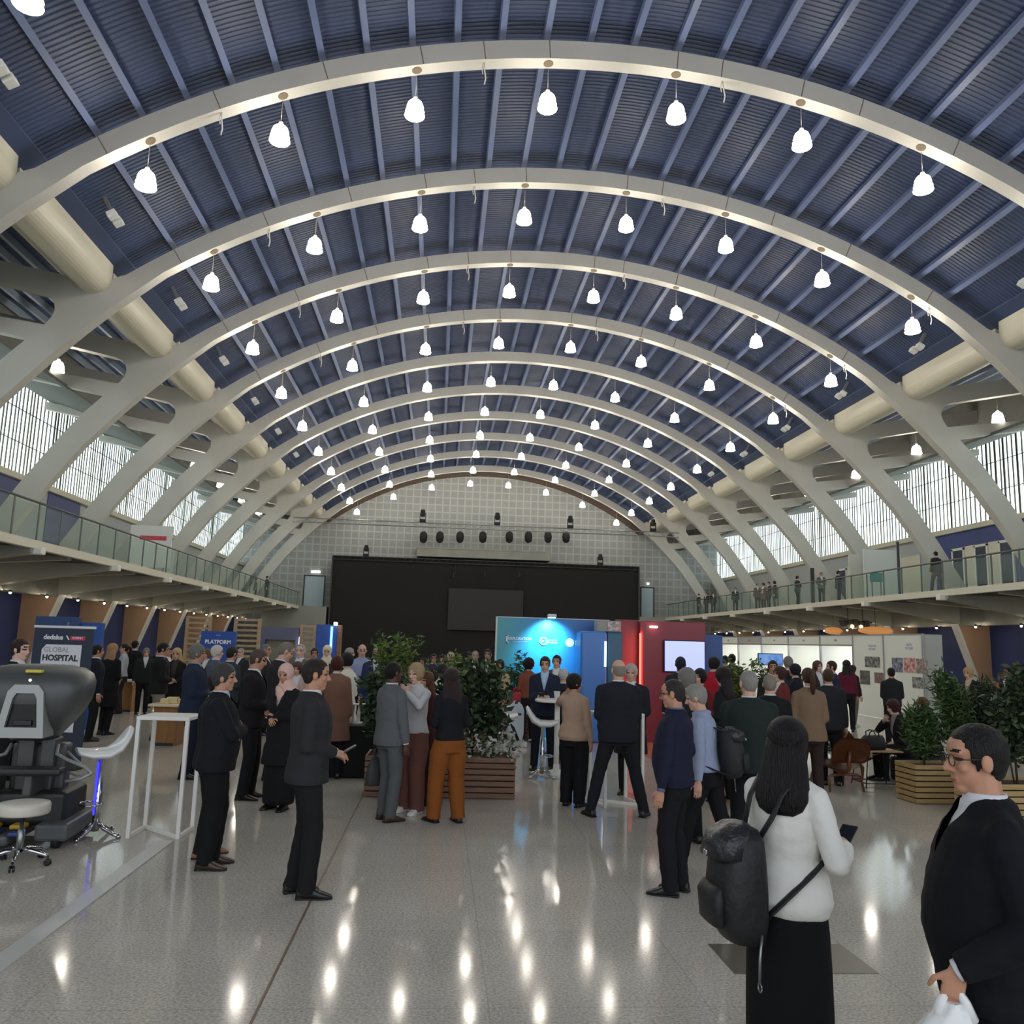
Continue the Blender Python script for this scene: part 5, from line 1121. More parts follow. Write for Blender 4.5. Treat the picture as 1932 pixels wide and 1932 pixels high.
def shrub(name, x, y, z, h, w, n, label, cols, L=.09, W=.045, grp=None, seed=0, up=.3, slim=False, cat='shrub'):
    rnd_ = random.Random(seed); r = empty(name, (x, y, z), 0, label, cat, grp); ml = [mat('leaf_%d_%d_%d' % c, c, .5, spec=.3) for c in cols]
    bm = BM(); st = BM(); ns = max(3, int(w*9))
    tips = []
    for i in range(ns):
        a = rnd_.uniform(0, 2*PI); q = w*.5*math.sqrt(rnd_.random()); hh = h*rnd_.uniform(.6, 1)
        base = Vector((.1*q*math.cos(a), .1*q*math.sin(a), 0)); pts = [base]
        for t in (.35, .7, 1.0): pts.append(Vector((q*t**1.2*math.cos(a)+rnd_.uniform(-.03, .03), q*t**1.2*math.sin(a)+rnd_.uniform(-.03, .03), hh*t)))
        tube(st, pts, [.012, .01, .007, .003], 5); tips.append(pts)
    for i in range(n):
        pts = rnd_.choice(tips); t = rnd_.uniform(.28 if not slim else .4, 1.0); s_ = t*3; k = min(int(s_), 2); p = pts[k].lerp(pts[k+1], s_-k)
        d = Vector((rnd_.gauss(0, 1), rnd_.gauss(0, 1), rnd_.gauss(up, .7))); p = p+Vector((rnd_.gauss(0, .07), rnd_.gauss(0, .07), rnd_.gauss(0, .05)))
        l = L*rnd_.uniform(.7, 1.25); leaf_bm(bm, p, d, l, W*l/L, rnd_, rnd_.randrange(len(ml)))
    obj('stem', st, mat('stem', (74, 62, 42), .8), r); obj('foliage', bm, ml, r)
    return r
DK = [(44, 58, 38), (56, 72, 46), (70, 86, 54), (36, 48, 34)]; YG = [(96, 118, 52), (120, 138, 66), (78, 98, 46), (62, 84, 42)]; MG = [(64, 88, 48), (82, 104, 56), (50, 72, 42), (96, 118, 70)]
x0, y0 = fl(685, 1505); x1, y1 = fl(971, 1507); yb = (y0+y1)/2; PL = x1-x0
planter('slatted_planter', (x0+x1)/2, yb+.3, math.radians(-1), PL, .6, .5, WD_sl, 'long brown slatted timber planter in the middle of the floor')
spots = [(.06, 1.15, .5, 'broad leaved dark shrub at the left end of the middle planter'), (.24, 1.0, .5, 'dark shrub behind the grey suit man in the middle planter'), (.42, 1.05, .5, 'dark shrub behind the maroon trousers woman in the middle planter'), (.55, 1.18, .5, 'dark shrub in the centre of the middle planter, left of the black top woman'), (.7, 1.32, .48, 'tall dark shrub right behind the black top woman'), (.84, 1.15, .4, 'dark shrub at the right end of the middle planter')]
for i, (t, h, w, lab) in enumerate(spots):
    shrub('planter_shrub', x0+PL*t, yb+.3, .45, h*1.02, w*.95, 620, lab, DK if i != 3 else MG, .11, .055, 'shrubs in the middle planter', 10+i)
for i, t in enumerate((.66, .8, .97)):
    shrub('planter_seedling', x0+PL*t-.03, yb+.12, .455, .32, .26, 110, 'small pale edged plant at the front of the middle planter, %s' % ('left', 'middle', 'right')[i], [(168, 172, 158), (70, 84, 60), (196, 198, 186)], .07, .04, 'pale edged plants in the middle planter', 30+i)
p = at(748, 1200, Y=14.6); x, y, ht = p.x, 14.6, p.z
planter('slatted_planter', x + .2, y, 0, 1.3, .55, .5, WD_sl, 'slatted planter under the tall yellow green shrub')
shrub('tall_shrub', x, y, .45, ht-.42, .95, 1700, 'tall bushy yellow green shrub rising before the stage', YG, .11, .04, None, 50)
p = at(792, 1240, Y=14.2); shrub('tall_shrub', p.x, 14.5, .45, p.z-.45, .6, 700, 'lower green shrub right of the tall yellow green shrub', MG, .1, .04, None, 51)
p = at(860, 1232, Y=15.5); planter('slatted_planter', p.x, 15.5, 0, 1.2, .5, .5, WD_sl, 'slatted planter under the yellow green shrub before the stage')
shrub('tall_shrub', p.x, 15.5, .45, p.z-.42, .9, 1000, 'yellow green shrub before the stage, above the white jacket person', YG, .1, .04, None, 52)
p = at(972, 1238, Y=17.4); planter('slatted_planter', p.x, 17.4, 0, .6, .5, .5, WD_sl, 'small slatted planter under the shrub by the blue logo wall')
shrub('tall_shrub', p.x, 17.4, .45, p.z-.42, .45, 600, 'green shrub in front of the left part of the blue logo wall', MG, .1, .04, None, 53)
p = at(1410, 1240, Y=18.5); planter('slatted_planter', p.x, 18.5, 0, 1.5, .5, .5, WD_sl, 'slatted planter under the shrubs behind the green jacket man')
shrub('tall_shrub', p.x-.3, 18.5, .45, p.z-.4, 1.0, 900, 'green shrub behind the green jacket man, before the white booths', YG, .12, .045, None, 54); shrub('tall_shrub', p.x+.45, 18.5, .45, p.z-.46, .7, 600, 'green shrub under the blue booth screen', MG, .12, .045, None, 55)
# right planters
xa, ya = fl(1727, 1517); rz = math.radians(3)
planter('slatted_planter', xa+.62, ya+.25, rz, 1.24, .46, .5, WD_sl2, 'pale slatted timber planter with tall bush at the right')
for i, (dx, dy, h, w, lab, cl) in enumerate(((.3, .24, .9, .38, 'feathery green bush at the left end of the right planter', MG), (.78, .26, 1.34, .5, 'tall feathery green bush in the middle of the right planter', MG), (1.1, .24, 1.1, .4, 'feathery dark bush at the right end of the right planter', DK))):
    shrub('planter_bush', xa+dx, ya+dy, .45, h, w, 2600, lab, cl, .11, .026, 'bushes in the right planter', 60+i, .5)
p = at(1900, 1262, Y=9.6)
planter('slatted_planter', p.x+.25, 9.7, math.radians(4), 1.5, .6, .5, WD_sl2, 'slatted planter behind the man at the right edge')
shrub('planter_bush', p.x+.1, 9.7, .45, p.z-.42, .55, 1500, 'big dark leaved bush right of the man with glasses', DK, .1, .05, 'bushes behind the right edge man', 70); shrub('planter_bush', p.x+.68, 9.75, .45, p.z-.38, .8, 1500, 'big dark leaved bush at the right edge of the photo', DK, .1, .05, 'bushes behind the right edge man', 71)
# ---- lounge corner on the right
def lounge_chair(x, y, rz, label):
    r = empty('lounge_chair', (x, y, 0), rz, label, 'chair', 'plywood lounge chairs')
    def shell(w, d, z, tilt, curl):
        bm = BM(); nx, ny = 10, 8; g = []
        for j in range(ny+1):
            row = []
            for i in range(nx+1):
                a = (i/nx-.5)*2; b = (j/ny-.5)*2; sx = math.copysign(abs(a)**.9, a); e = math.sqrt(max(0, 1-.38*b**4)); row.append(bm.verts.new((sx*w*.5*e, b*d*.5*math.sqrt(max(.0, 1-.25*a**4)), curl*a*a)))
            g.append(row)
        for j in range(ny):
            for i in range(nx): bm.faces.new((g[j][i], g[j][i+1], g[j+1][i+1], g[j+1][i]))
        bmesh.ops.solidify(bm, geom=bm.faces[:], thickness=.012); M = Matrix.Translation((0, 0, z)) @ Matrix.Rotation(tilt, 4, 'X')
        for v in bm.verts: v.co = M @ v.co
        return fixn(bm)
    s = shell(.58, .5, .34, math.radians(10), .04); obj('seat', s, WD_ply, r, True)
    b = shell(.60, .36, 0, 0, .07)
    M = Matrix.Translation((0, -.30, .57)) @ Matrix.Rotation(math.radians(105), 4, 'X')
    for v in b.verts: v.co = M @ v.co
    obj('backrest', b, WD_ply, r, True)
    bm = BM(); tube(bm, [(0, .16, .29), (0, -.12, .25), (0, -.29, .30), (0, -.335, .56)], [.03, .03, .03, .024], 8); obj('spine', bm, WD_ply, r)
    for sy, zz in ((.2, .33), (-.2, .27)):
        for sx in (-1, 1):
            bm = BM(); tube(bm, [(0, sy, zz-.03), (sx*.2, sy, zz-.05), (sx*.25, sy+.0, .2), (sx*.27, sy*1.25, 0)], [.022, .022, .02, .016], 8); obj('leg', bm, WD_ply, r)
x, y = fl(1588, 1492); lounge_chair(x, y + .15, math.radians(8), 'dark brown plywood lounge chair seen from behind')
x, y = fl(1652, 1478); lounge_chair(x + .05, y + .5, math.radians(-75), 'plywood lounge chair with slanted seat beside the low table')
x, y = fl(1668, 1488); r = empty('low_table', (x + .02, y + .25, 0), 0, 'low table with a pale wooden tray top and black rod legs', 'table')
bm = BM(); bbox(bm, (-.3, -.25, .50), (.3, .25, .52), .008); obj('tray_top', bm, WD_pale, r)
for sx in (-1, 1):
    for sy in (-1, 1): bm = BM(); tube(bm, [(sx*.2, sy*.16, .5), (sx*.27, sy*.22, 0)], .009, 6); obj('leg', bm, M_black, r)
bm = BM(); tube(bm, [(-.26, -.21, .06), (.26, -.21, .06), (.26, .21, .06), (-.26, .21, .06), (-.26, -.21, .06)], .008, 6); obj('stretcher', bm, M_black, r)
bx, by = x - .02, y + .25
def soft_bag(name, lo, rz, dims, m, label, cat='bag', handles=True):
    w, d, h = dims; r = empty(name, lo, rz, label, cat)
    bm = BM(); loft(bm, [((0, 0, 0), w*.46, d*.42), ((0, 0, .02), w*.5, d*.5), ((0, 0, h*.4), w*.5, d*.46), ((.01, 0, h*.75), w*.46, d*.36), ((.02, 0, h), w*.4, d*.1)], 22, pw=.6); obj('body', fixn(bm), m, r)
    if handles:
        for s_ in (-1, 1): bm = BM(); tube(bm, [(-w*.22, s_*d*.12, h*.9), (-w*.18, s_*d*.2, h*1.25), (0, s_*d*.2, h*1.38), (w*.18, s_*d*.2, h*1.25), (w*.24, s_*d*.12, h*.9)], .009, 6); obj('handle', bm, m, r)
    return r
M_bag = mat('bag_black', (24, 24, 26), .6, bump=.4, bscale=20)
soft_bag('red_bag', (kx + .02, ky, .80), .3, (.2, .14, .2), mat('bag_red', (170, 30, 54), .6), 'crimson bag sitting on the white kiosk')
soft_bag('black_bag', (bx, by, .52), .2, (.4, .24, .2), M_bag, 'black holdall lying on the low tray table')
# ---- blue logo wall, column, red wall, screen
def emis_gobo(): pass
M_lw = bpy.data.materials.new('logo_wall'); M_lw.use_nodes = True
def _lw():
    nt = M_lw.node_tree; b = nt.nodes['Principled BSDF']; L = nt.links.new; tc = nt.nodes.new('ShaderNodeTexCoord'); sp = nt.nodes.new('ShaderNodeSeparateXYZ'); L(tc.outputs['Object'], sp.inputs[0])
    mr = nt.nodes.new('ShaderNodeMapRange'); mr.inputs['From Min'].default_value = -1.25; mr.inputs['From Max'].default_value = 1.25; L(sp.outputs['X'], mr.inputs['Value'])
    r = nt.nodes.new('ShaderNodeValToRGB'); e = r.color_ramp.elements; e[0].color = (*lin((82, 160, 160)), 1); e[1].color = (*lin((64, 66, 140)), 1); q = e.new(.45); q.color = (*lin((46, 140, 200)), 1)
    L(mr.outputs[0], r.inputs[0]); L(r.outputs[0], b.inputs['Base Color']); b.inputs['Roughness'].default_value = .4
_lw()
YB = 17.9
a, b = at(938, 1163, Y=YB), at(1150, 1170, Y=YB); r = empty('logo_wall', ((a.x+b.x)/2, YB, 0), 0, 'blue exhibition wall with white logos under a bright spot', 'exhibition wall'); w = (b.x-a.x)/2; zt = a.z
bm = BM(); bbox(bm, (-w, 0, 0), (w, .2, zt), .01); obj('panel', bm, M_lw, r)
bm = BM(); box(bm, (-w, -.004, zt-.012), (w, .2, zt+.002)); box(bm, (-w-.015, -.004, 0), (-w+.01, .2, zt)); obj('edge_trim', bm, M_fl, r)
zl = at(985, 1207, Y=YB).z; lx = lambda u: at(u, 1207, Y=YB).x-(a.x+b.x)/2
bm = BM(); box(bm, (lx(955), -.006, zl-.07), (lx(957.5), 0, zl+.09)); box(bm, (lx(955), -.006, zl+.07), (lx(960), 0, zl+.09)); box(bm, (lx(955), -.006, zl-.07), (lx(960), 0, zl-.05)); obj('logo_bracket', bm, M_tw, r)
sign('EXPLORATION', .075, M_tw, r, (lx(981), -.005, zl+.02), bold=.002); sign('COLLABORATORY', .035, M_tw, r, (lx(982), -.005, zl-.045))
def ring_(u, R, r_, z): 
    bm = BM(); n = 28
    tube(bm, [(lx(u)+R*math.cos(2*PI*i/n), -.004, z+R*math.sin(2*PI*i/n)) for i in range(n+1)], r_, 6); return bm
bm = ring_(1025.5, .075, .016, zl-.02); box(bm, (lx(1025.5)-.035, -.006, zl-.03), (lx(1025.5)+.02, -.001, zl-.005)); obj('ring_emblem', bm, M_tw, r)
sign('HEALTH\nCLUSTER', .05, M_tw, r, (lx(1043), -.005, zl-.02))
bm = BM(); t = BM(); lathe(t, [(.09, 0), (.09, .005)], 28); add(bm, t, Matrix.Translation((lx(1075), -.001, zl-.03)) @ Matrix.Rotation(PI/2, 4, 'X')); obj('round_emblem', bm, M_tw, r)
sign('WHO\nHUB', .05, M_tw, r, (lx(1090), -.005, zl-.03), bold=.002)
bm = BM(); tube(bm, [(lx(1035), .05, zt), (lx(1035), -.3, zt+.06), (lx(1035), -.45, zt+.04)], .015, 6); obj('spot_arm', bm, M_grey, r)
bm = BM(); bbox(bm, (lx(1035)-.09, -.55, zt-.0), (lx(1035)+.09, -.4, zt+.07), .02); obj('spot_body', bm, M_fl, r)
bm = BM(); box(bm, (lx(1035)-.075, -.5, zt-.012), (lx(1035)+.075, -.38, zt-.002)); obj('spot_lens', bm, mat('cyan_lens', (200, 250, 255), emit=14, ecol=(120, 220, 255)), r)
sl = bpy.data.lights.new('logo_spot', 'SPOT'); sl.energy = 260; sl.color = (.25, .8, 1); sl.spot_size = math.radians(110); sl.spot_blend = .9; sl.shadow_soft_size = .06
so = bpy.data.objects.new('logo_spot_light', sl); COL.objects.link(so); so.parent = r; so.location = (lx(1035), -.42, zt-.03); so.rotation_euler = (math.radians(38), 0, 0)
# blue column and red wall
YR = 17.0
ca, cb_ = at(1096, 1190, Y=YR), at(1146, 1190, Y=YR); r = empty('booth_column', ((ca.x+cb_.x)/2, YR+.1, 0), 0, 'glossy blue and teal booth column between the blue and red walls', 'column'); w = (cb_.x-ca.x)/2
bm = BM(); bbox(bm, (-w, -.12, 0), (w, .5, 2.2), .06, 4); obj('panel', bm, mat('column_blue', (70, 126, 200), .3), r)
bm = BM(); bbox(bm, (w+.0, -.05, 0), (w+.34, .5, 2.2), .05, 3); obj('teal_side', bm, mat('column_teal', (32, 92, 116), .35), r)
bm = BM(); box(bm, (w-.06, -.13, 1.5), (w-.02, -.118, 2.0)); obj('light_strip', bm, mat('tube_white', (240, 244, 255), emit=3), r)
bm = BM(); bbox(bm, (w-.2, -.02, 2.2), (w+.3, .3, 2.42), .01); obj('name_plate', bm, mat('plate_beige', (150, 150, 138), .5), r)
bm = BM(); bbox(bm, (w+.02, -.03, 2.22), (w+.26, -.018, 2.4), .004); obj('poster', bm, mat('poster_white', (206, 208, 204), .5, mix=(120, 120, 116), mscale=14), r)
ra, rb = at(1176, 1168, Y=YR), at(1331, 1178, Y=YR); xr0 = at(1208, 1180, Y=YR).x; xr1 = rb.x; zr = 2.44
M_red = mat('booth_red', (138, 42, 54), .4)
r = empty('red_wall', ((xr0+xr1)/2, YR, 0), 0, 'red exhibition wall with a large bright screen', 'exhibition wall'); w = (xr1-xr0)/2
bm = BM(); bbox(bm, (-w, 0, 0), (w, .25, zr), .01); obj('panel', bm, M_red, r)
bm = BM(); bbox(bm, (-w-.42, .2, 0), (-w+.01, .5, zr+.02), .01); obj('side_return', bm, mat('booth_red_dark', (112, 46, 50), .45), r)
bm = BM(); box(bm, (-w-.02, -.015, .05), (-w+.02, 0, zr-.25)); obj('light_strip', bm, mat('strip_red', (200, 90, 70), emit=1.0, ecol=(255, 80, 60)), r)
bm = BM(); bbox(bm, (-w+.18, -.12, zr-.14), (-w+.34, -.04, zr-.1), .01); obj('wall_spot', bm, mat('spot_glow', (255, 250, 235), emit=5), r)
rl = bpy.data.lights.new('red_glow', 'AREA'); rl.energy = 14; rl.color = (1, .12, .1); rl.shape = 'RECTANGLE'; rl.size = .08; rl.size_y = 2.0
ro = bpy.data.objects.new('red_strip_light', rl); COL.objects.link(ro); ro.parent = r; ro.location = (-w, -.05, 1.2); ro.rotation_euler = (math.radians(90), 0, math.radians(35))
ta, tb_ = at(1255, 1209, Y=YR-.1), at(1330, 1268, Y=YR-.1)
r = empty('wall_screen', ((ta.x+tb_.x)/2, YR-.06, (ta.z+tb_.z)/2), 0, 'bright lavender television screen mounted on the red wall', 'screen'); w2, h2 = (tb_.x-ta.x)/2, (ta.z-tb_.z)/2
bm = BM(); bbox(bm, (-w2-.02, -.02, -h2-.02), (w2+.02, .065, h2+.02), .008); obj('bezel', bm, M_blackg, r)
bm = BM(); box(bm, (-w2, -.026, -h2), (w2, -.021, h2)); M_tv = mat('screen_lavender', (176, 184, 245), .3, emit=.95, ecol=(176, 186, 246)); obj('display', bm, M_tv, r)
sa = at(1331, 1200, Y=YR+.4); r = empty('blue_side_panel', (sa.x + .17, YR+.4, 0), 0, 'narrow blue panel right of the red wall', 'exhibition wall')
bm = BM(); bbox(bm, (-.2, 0, 0), (.2, .1, 2.2), .01); obj('panel', bm, mat('panel_dull_blue', (62, 92, 150), .5), r)
fa, fb = fl(1200, 1396), fl(1330, 1396)
bm = BM(); box(bm, (xr0-.35, 12.5, 0), (xr1-.1, YR-.01, .03)); box(bm, (xr0-.35, 9.9, 0), (.05, 12.5, .03)); o = obj('booth_floor', bm, wood('booth_parquet', (190, 126, 78), (212, 150, 98), 1.2, .25, 1)); tag(o, 'orange brown wooden booth floor in front of the red wall', 'platform')
# ---- white booth row along the right
XB = 9.35
def yb_(u): return at(u, 1240, X=XB).y
r = empty('white_booth_row', (XB, 0, 0), 0, 'row of white exhibition booths with sign boards at the right', 'booth')
Ya, Yc, Yd = yb_(1742), yb_(1668), yb_(1610)
M_bw = mat('booth_white', (222, 224, 214), .5); M_al = mat('aluminium', (176, 178, 178), .35, .7)
for (y0_, y1_) in ((Ya, Yc), (Yc, Yd)):
    bm = BM(); bbox(bm, (0, y0_+.02, .02), (.05, y1_-.02, 2.48), .004); obj('wall_panel', bm, M_bw, r)
for yy in (Ya, Yc, Yd):
    bm = BM(); box(bm, (-.025, yy-.025, 0), (.045, yy+.025, 2.5)); obj('post', bm, M_al, r)
bm = BM(); box(bm, (-.01, Ya, 2.46), (.06, Yd, 2.5)); obj('top_rail', bm, M_al, r)
bm = BM(); bbox(bm, (.05, Ya-.03, 0), (.55, Ya+.03, 2.48), .005); obj('end_panel', bm, mat('booth_end_grey', (168, 170, 160), .5), r)
us = (1610, 1548, 1488, 1437, 1393, 1357); ys_ = [yb_(u) for u in us]
for i in range(5):
    y0_, y1_ = ys_[i], ys_[i+1]
    bm = BM(); bbox(bm, (0, y0_+.04, 2.17), (.04, y1_-.04, 2.46), .004); fb_ = obj('fascia_board', bm, M_bw if i != 3 else mat('fascia_grey', (170, 166, 162), .5), r)
    o = obj('lettering', text_mesh(('MED', 'LAB', 'BIO', 'RED', 'NET')[i], .1, .002, bold=.002), M_tg if i != 3 else mat('label_red', (190, 60, 84), .5), fb_, loc=(-.003, (y0_+y1_)/2, 2.31), rot=(PI/2, 0, -PI/2))
    bm = BM(); box(bm, (-.02, y1_-.03, 0), (.05, y1_+.03, 2.5)); obj('post', bm, M_al, r)
    bm = BM(); bbox(bm, (2.4, y0_, 0), (2.45, y1_, 2.48), .004); obj('back_panel', bm, mat('booth_inner', (206, 222, 216), .5), r)
    bm = BM(); bbox(bm, (.05, y1_-.02, 0), (2.4, y1_+.02, 2.48), .004); obj('side_panel', bm, M_bw, r)
    bm = BM(); box(bm, (-.01, y0_, 2.13), (.03, y1_, 2.17)); box(bm, (-.01, y0_, 2.46), (.03, y1_, 2.5)); obj('rail', bm, M_al, r)
    li = bpy.data.lights.new('booth_light', 'AREA'); li.energy = 40; li.size = .6; lo_ = bpy.data.objects.new('booth_light', li); COL.objects.link(lo_); lo_.parent = r; lo_.location = (1.0, (y0_+y1_)/2, 2.46)
pa, pb = at(1430, 1232, Y=22), at(1478, 1256, Y=22)
sc_ = empty('booth_screen', ((pa.x+pb.x)/2, 22, 0), 0, 'blue landscape display on a stand before the white booth row', 'screen'); w2 = (pb.x-pa.x)/2
bm = BM(); bbox(bm, (-w2, 0, pb.z), (w2, .05, pa.z), .01); obj('bezel', bm, M_blackg, sc_)
bm = BM(); box(bm, (-w2+.02, -.006, pb.z+.02), (w2-.02, -.001, pa.z-.02)); obj('display', bm, mat('screen_sky', (50, 120, 215), .3, emit=.45, ecol=(60, 130, 220), mix=(190, 215, 235), mscale=3), sc_)
bm = BM(); tube(bm, [(0, .06, pa.z-.1), (0, .06, .03)], .03, 8); bbox(bm, (-.3, -.2, 0), (.3, .3, .03), .01); obj('stand', bm, M_dgrey, sc_)
# posters and photographs on the panels
def photo(y0_, y1_, z0_, z1_, c1, c2, label, sc=9):
    bm = BM(); bbox(bm, (-.012, y0_, z0_), (-.001, y1_, z1_), .002); o = obj('photo_print', bm, mat('photo_%d_%d' % (c1[0], int(z0_*100+y0_*37)), c1, .5, mix=c2, mscale=sc)); o.location = (XB, 0, 0); tag(o, label, 'photograph', 'photographs on the white panels')
def zv(u, v): return at(u, v, X=XB).z
def ph_(u0, u1, v0, v1, c1, c2, label, sc=9):
    photo(yb_(u1), yb_(u0), zv((u0+u1)/2, v1), zv((u0+u1)/2, v0), c1, c2, label, sc)
ph_(1632, 1660, 1239, 1259, (40, 42, 42), (150, 152, 150), 'black and white photo print high on the left white panel')
ph_(1622, 1640, 1265, 1291, (46, 46, 46), (110, 108, 104), 'dark photo print at the left edge of the white panel')
ph_(1649, 1668, 1269, 1289, (96, 66, 66), (140, 110, 104), 'dark reddish photo print on the white panel behind the man in black')
ph_(1683, 1703, 1241, 1268, (48, 54, 78), (150, 156, 170), 'blue grey photo print, leftmost of three in a row')
ph_(1705, 1726, 1241, 1269, (160, 60, 66), (220, 190, 180), 'red and white photo print, middle of three in a row')
ph_(1728, 1750, 1243, 1271, (90, 78, 74), (190, 170, 160), 'brown and grey photo print, rightmost of three in a row')
ph_(1720, 1748, 1278, 1299, (40, 42, 42), (170, 172, 168), 'black and white photo print below the three in a row')
for u, z, lab in ((1646, zv(1646, 1222), 'TODAY IN\nPICTURES'), (1716, zv(1716, 1220), 'FACES\nOF CARE')):
    obj('lettering', text_mesh(lab, .1, .002), mat('text_lilac', (160, 160, 196), .5), r, loc=(-.004, yb_(u), z), rot=(PI/2, 0, -PI/2))
# rig with warm lamps behind the white booths, under the balcony
p = at(1614, 1178, X=17.5); r = empty('lamp_rig', p, 0, 'dark hanging lamp cluster above the white booths, under the balcony', 'lamp rig')
bm = BM()
for i in range(5): bbox(bm, (-.75+.3*i, -.15, -.12+.08*(i % 2)), (-.5+.3*i, .15, .16+.05*(i % 3)), .03)
tube(bm, [(-.9, 0, .12), (.9, 0, .12)], .04, 6); tube(bm, [(-.4, 0, .1), (-.4, 0, 4.31-p.z)], .02, 5); tube(bm, [(.4, 0, .1), (.4, 0, 4.31-p.z)], .02, 5); obj('fixtures', bm, M_dgrey, r).name = 'fixture_body'
for i, dx in enumerate((-.28, .2)): bm = BM(); ball(bm, (dx, -.2, -.12), .09); obj('bulb', bm, mat('warm_bulb', (255, 222, 160), emit=8, ecol=(255, 205, 130)), r)
for u, wv, lab in ((1572, .5, 'left'), (1652, .9, 'right')):
    p = at(u, 1190, X=17.6); r = empty('warm_ceiling_light', p, 0, 'glowing orange oval lamp over the white booths, %s of the lamp rig' % lab, 'lamp', 'orange lamps over the booths')
    bm = BM(); ball(bm, (0, 0, 0), (wv, .35, .2), sub=3); obj('shade', bm, mat('orange_shade', (190, 128, 76), emit=.55, ecol=(220, 150, 84)), r)
    bm = BM(); tube(bm, [(0, 0, .13), (0, 0, 4.31-p.z)], .012, 5); obj('wire', bm, M_dgrey, r)
# ---- things carried
def hand_world(r, P, side, off=(0, 0, 0)):
    sh, e, w, fd = P.arms[side]; return root_M(r) @ (w+fd*.07+Vector(off))
def phone(r, P, side, label, off=(0, .02, .03), tilt=50):
    c = hand_world(r, P, side, off); o = empty('phone', c, r.rotation_euler.z, label, 'phone')
    M = Matrix.Rotation(math.radians(tilt), 4, 'X'); bm = BM(); bbox(bm, (-.037, -.075, -.005), (.037, .075, .005), .004)
    for v in bm.verts: v.co = M @ v.co
    obj('case', bm, M_blackg, o); bm = BM(); box(bm, (-.033, -.07, .0052), (.033, .07, .006))
    for v in bm.verts: v.co = M @ v.co
    obj('display', bm, mat('phone_glass', (30, 32, 38), .12), o)
phone(woman, P_W, 1, 'black phone in the hand of the white blouse woman', (-.02, .03, .02), 35)
phone(man_p, P_P, 1, 'phone in the hands of the charcoal suit man', (-.04, .04, .025), 30)
phone(man_t, P_T, -1, 'phone in the hands of the navy jacket man at the bar table', (.05, .04, .03), 40)
# backpack on the woman's back
Mw = root_M(woman) @ P_W.ML
def backpack(M, label, sc=1.0, m=M_bag, off=(0, -.235, 1.1), rz=0, straps=None, wx=1.0):
    r = empty('backpack', (0, 0, 0), 0, label, 'backpack'); r.matrix_world = M @ Matrix.Translation(off) @ Matrix.Rotation(rz, 4, 'Z') @ Matrix.Diagonal((sc*wx, sc, sc, 1))
    bm = BM(); loft(bm, [((0, -.0, -.27), .10, .05), ((0, -.01, -.26), .14, .085), ((0, -.03, -.18), .165, .12), ((0, -.035, -.05), .17, .125), ((0, -.03, .08), .16, .115), ((0, -.01, .17), .135, .09), ((0, .005, .215), .09, .055), ((0, .01, .225), .04, .03)], 26, pw=.75)
    obj('body', fixn(bm), m, r)
    bm = BM(); loft(bm, [((0, -.145, -.2), .08, .02), ((0, -.155, -.18), .115, .03), ((0, -.16, -.06), .12, .035), ((0, -.15, -.02), .1, .02)], 18, pw=.7); obj('pocket', fixn(bm), m, r)
    bm = BM(); loft(bm, [((0, -.09, .10), .15, .10), ((0, -.075, .19), .13, .09), ((0, -.03, .24), .08, .05), ((0, -.02, .25), .02, .02)], 20, pw=.8)
    for v in bm.verts:
        n_ = math.sin(v.co.x*70)*math.cos(v.co.z*80); v.co += Vector((0, -.006*n_, .005*n_))
    obj('gathered_flap', fixn(bm), mat('bag_shine', (38, 38, 42), .35, bump=.6, bscale=25), r)
    bm = BM(); bbox(bm, (-.02, -.19, .1), (.02, -.175, .125), .004); obj('buckle', bm, M_chrome, r)
    Ti = (Matrix.Translation(off) @ Matrix.Rotation(rz, 4, 'Z') @ Matrix.Diagonal((sc*wx, sc, sc, 1))).inverted()
    for sd in (-1, 1):
        bm = BM(); pts = [Ti @ Vector(q) for q in straps[sd]] if straps else [(sd*.06, .0, .19), (sd*.08, .06, .225), (sd*.088, .14, .258), (sd*.092, .235, .25), (sd*.10, .325, .215), (sd*.12, .385, .12), (sd*.145, .37, .0), (sd*.185, .26, -.11), (sd*.17, .10, -.19), (sd*.13, .0, -.23)]
        V = [Vector(p_) for p_ in pts]; rings = []
        for iq, q in enumerate(V):
            d = (V[min(iq+1, len(V)-1)]-V[max(iq-1, 0)]).normalized(); xx = Vector((1, 0, 0)); xx = (xx-d*xx.dot(d)).normalized(); rings.append((q, .024, .008, xx, d.cross(xx)))
        loft(bm, rings, 8); obj('strap', fixn(bm), m, r)
    bm = BM(); tube(bm, [(.15, .02, -.21), (.17, -.0, -.3), (.165, 0, -.40)], .007, 6); n = 12; tube(bm, [(.165+.018*math.cos(2*PI*i/n), 0, -.42+.018*math.sin(2*PI*i/n)) for i in range(n+1)], .004, 5); obj('strap_end', bm, M_steel, r)
    return r
backpack(Mw, 'black backpack worn by the woman in the white blouse', 1.0, M_bag, (-.085, -.25, 1.03), math.radians(-32), {
    1: [(-.03, -.2, 1.2), (.02, -.165, 1.3), (.055, -.14, 1.4), (.085, -.06, 1.478), (.095, .03, 1.468), (.11, .125, 1.38), (.13, .135, 1.25), (.175, .05, 1.12), (.165, -.09, 1.06), (.06, -.2, .92), (.0, -.23, .85)],
    -1: [(-.13, -.17, 1.22), (-.115, -.13, 1.38), (-.1, -.06, 1.47), (-.1, .03, 1.465), (-.115, .125, 1.36), (-.135, .13, 1.24), (-.18, .04, 1.12), (-.185, -.07, 1.04), (-.17, -.18, .92)]}, .92)
backpack(root_M(man_bs) @ P_BS.ML, 'dark backpack worn by the man in the pale blue shirt', .92, mat('bag_dark', (30, 30, 32), .7))
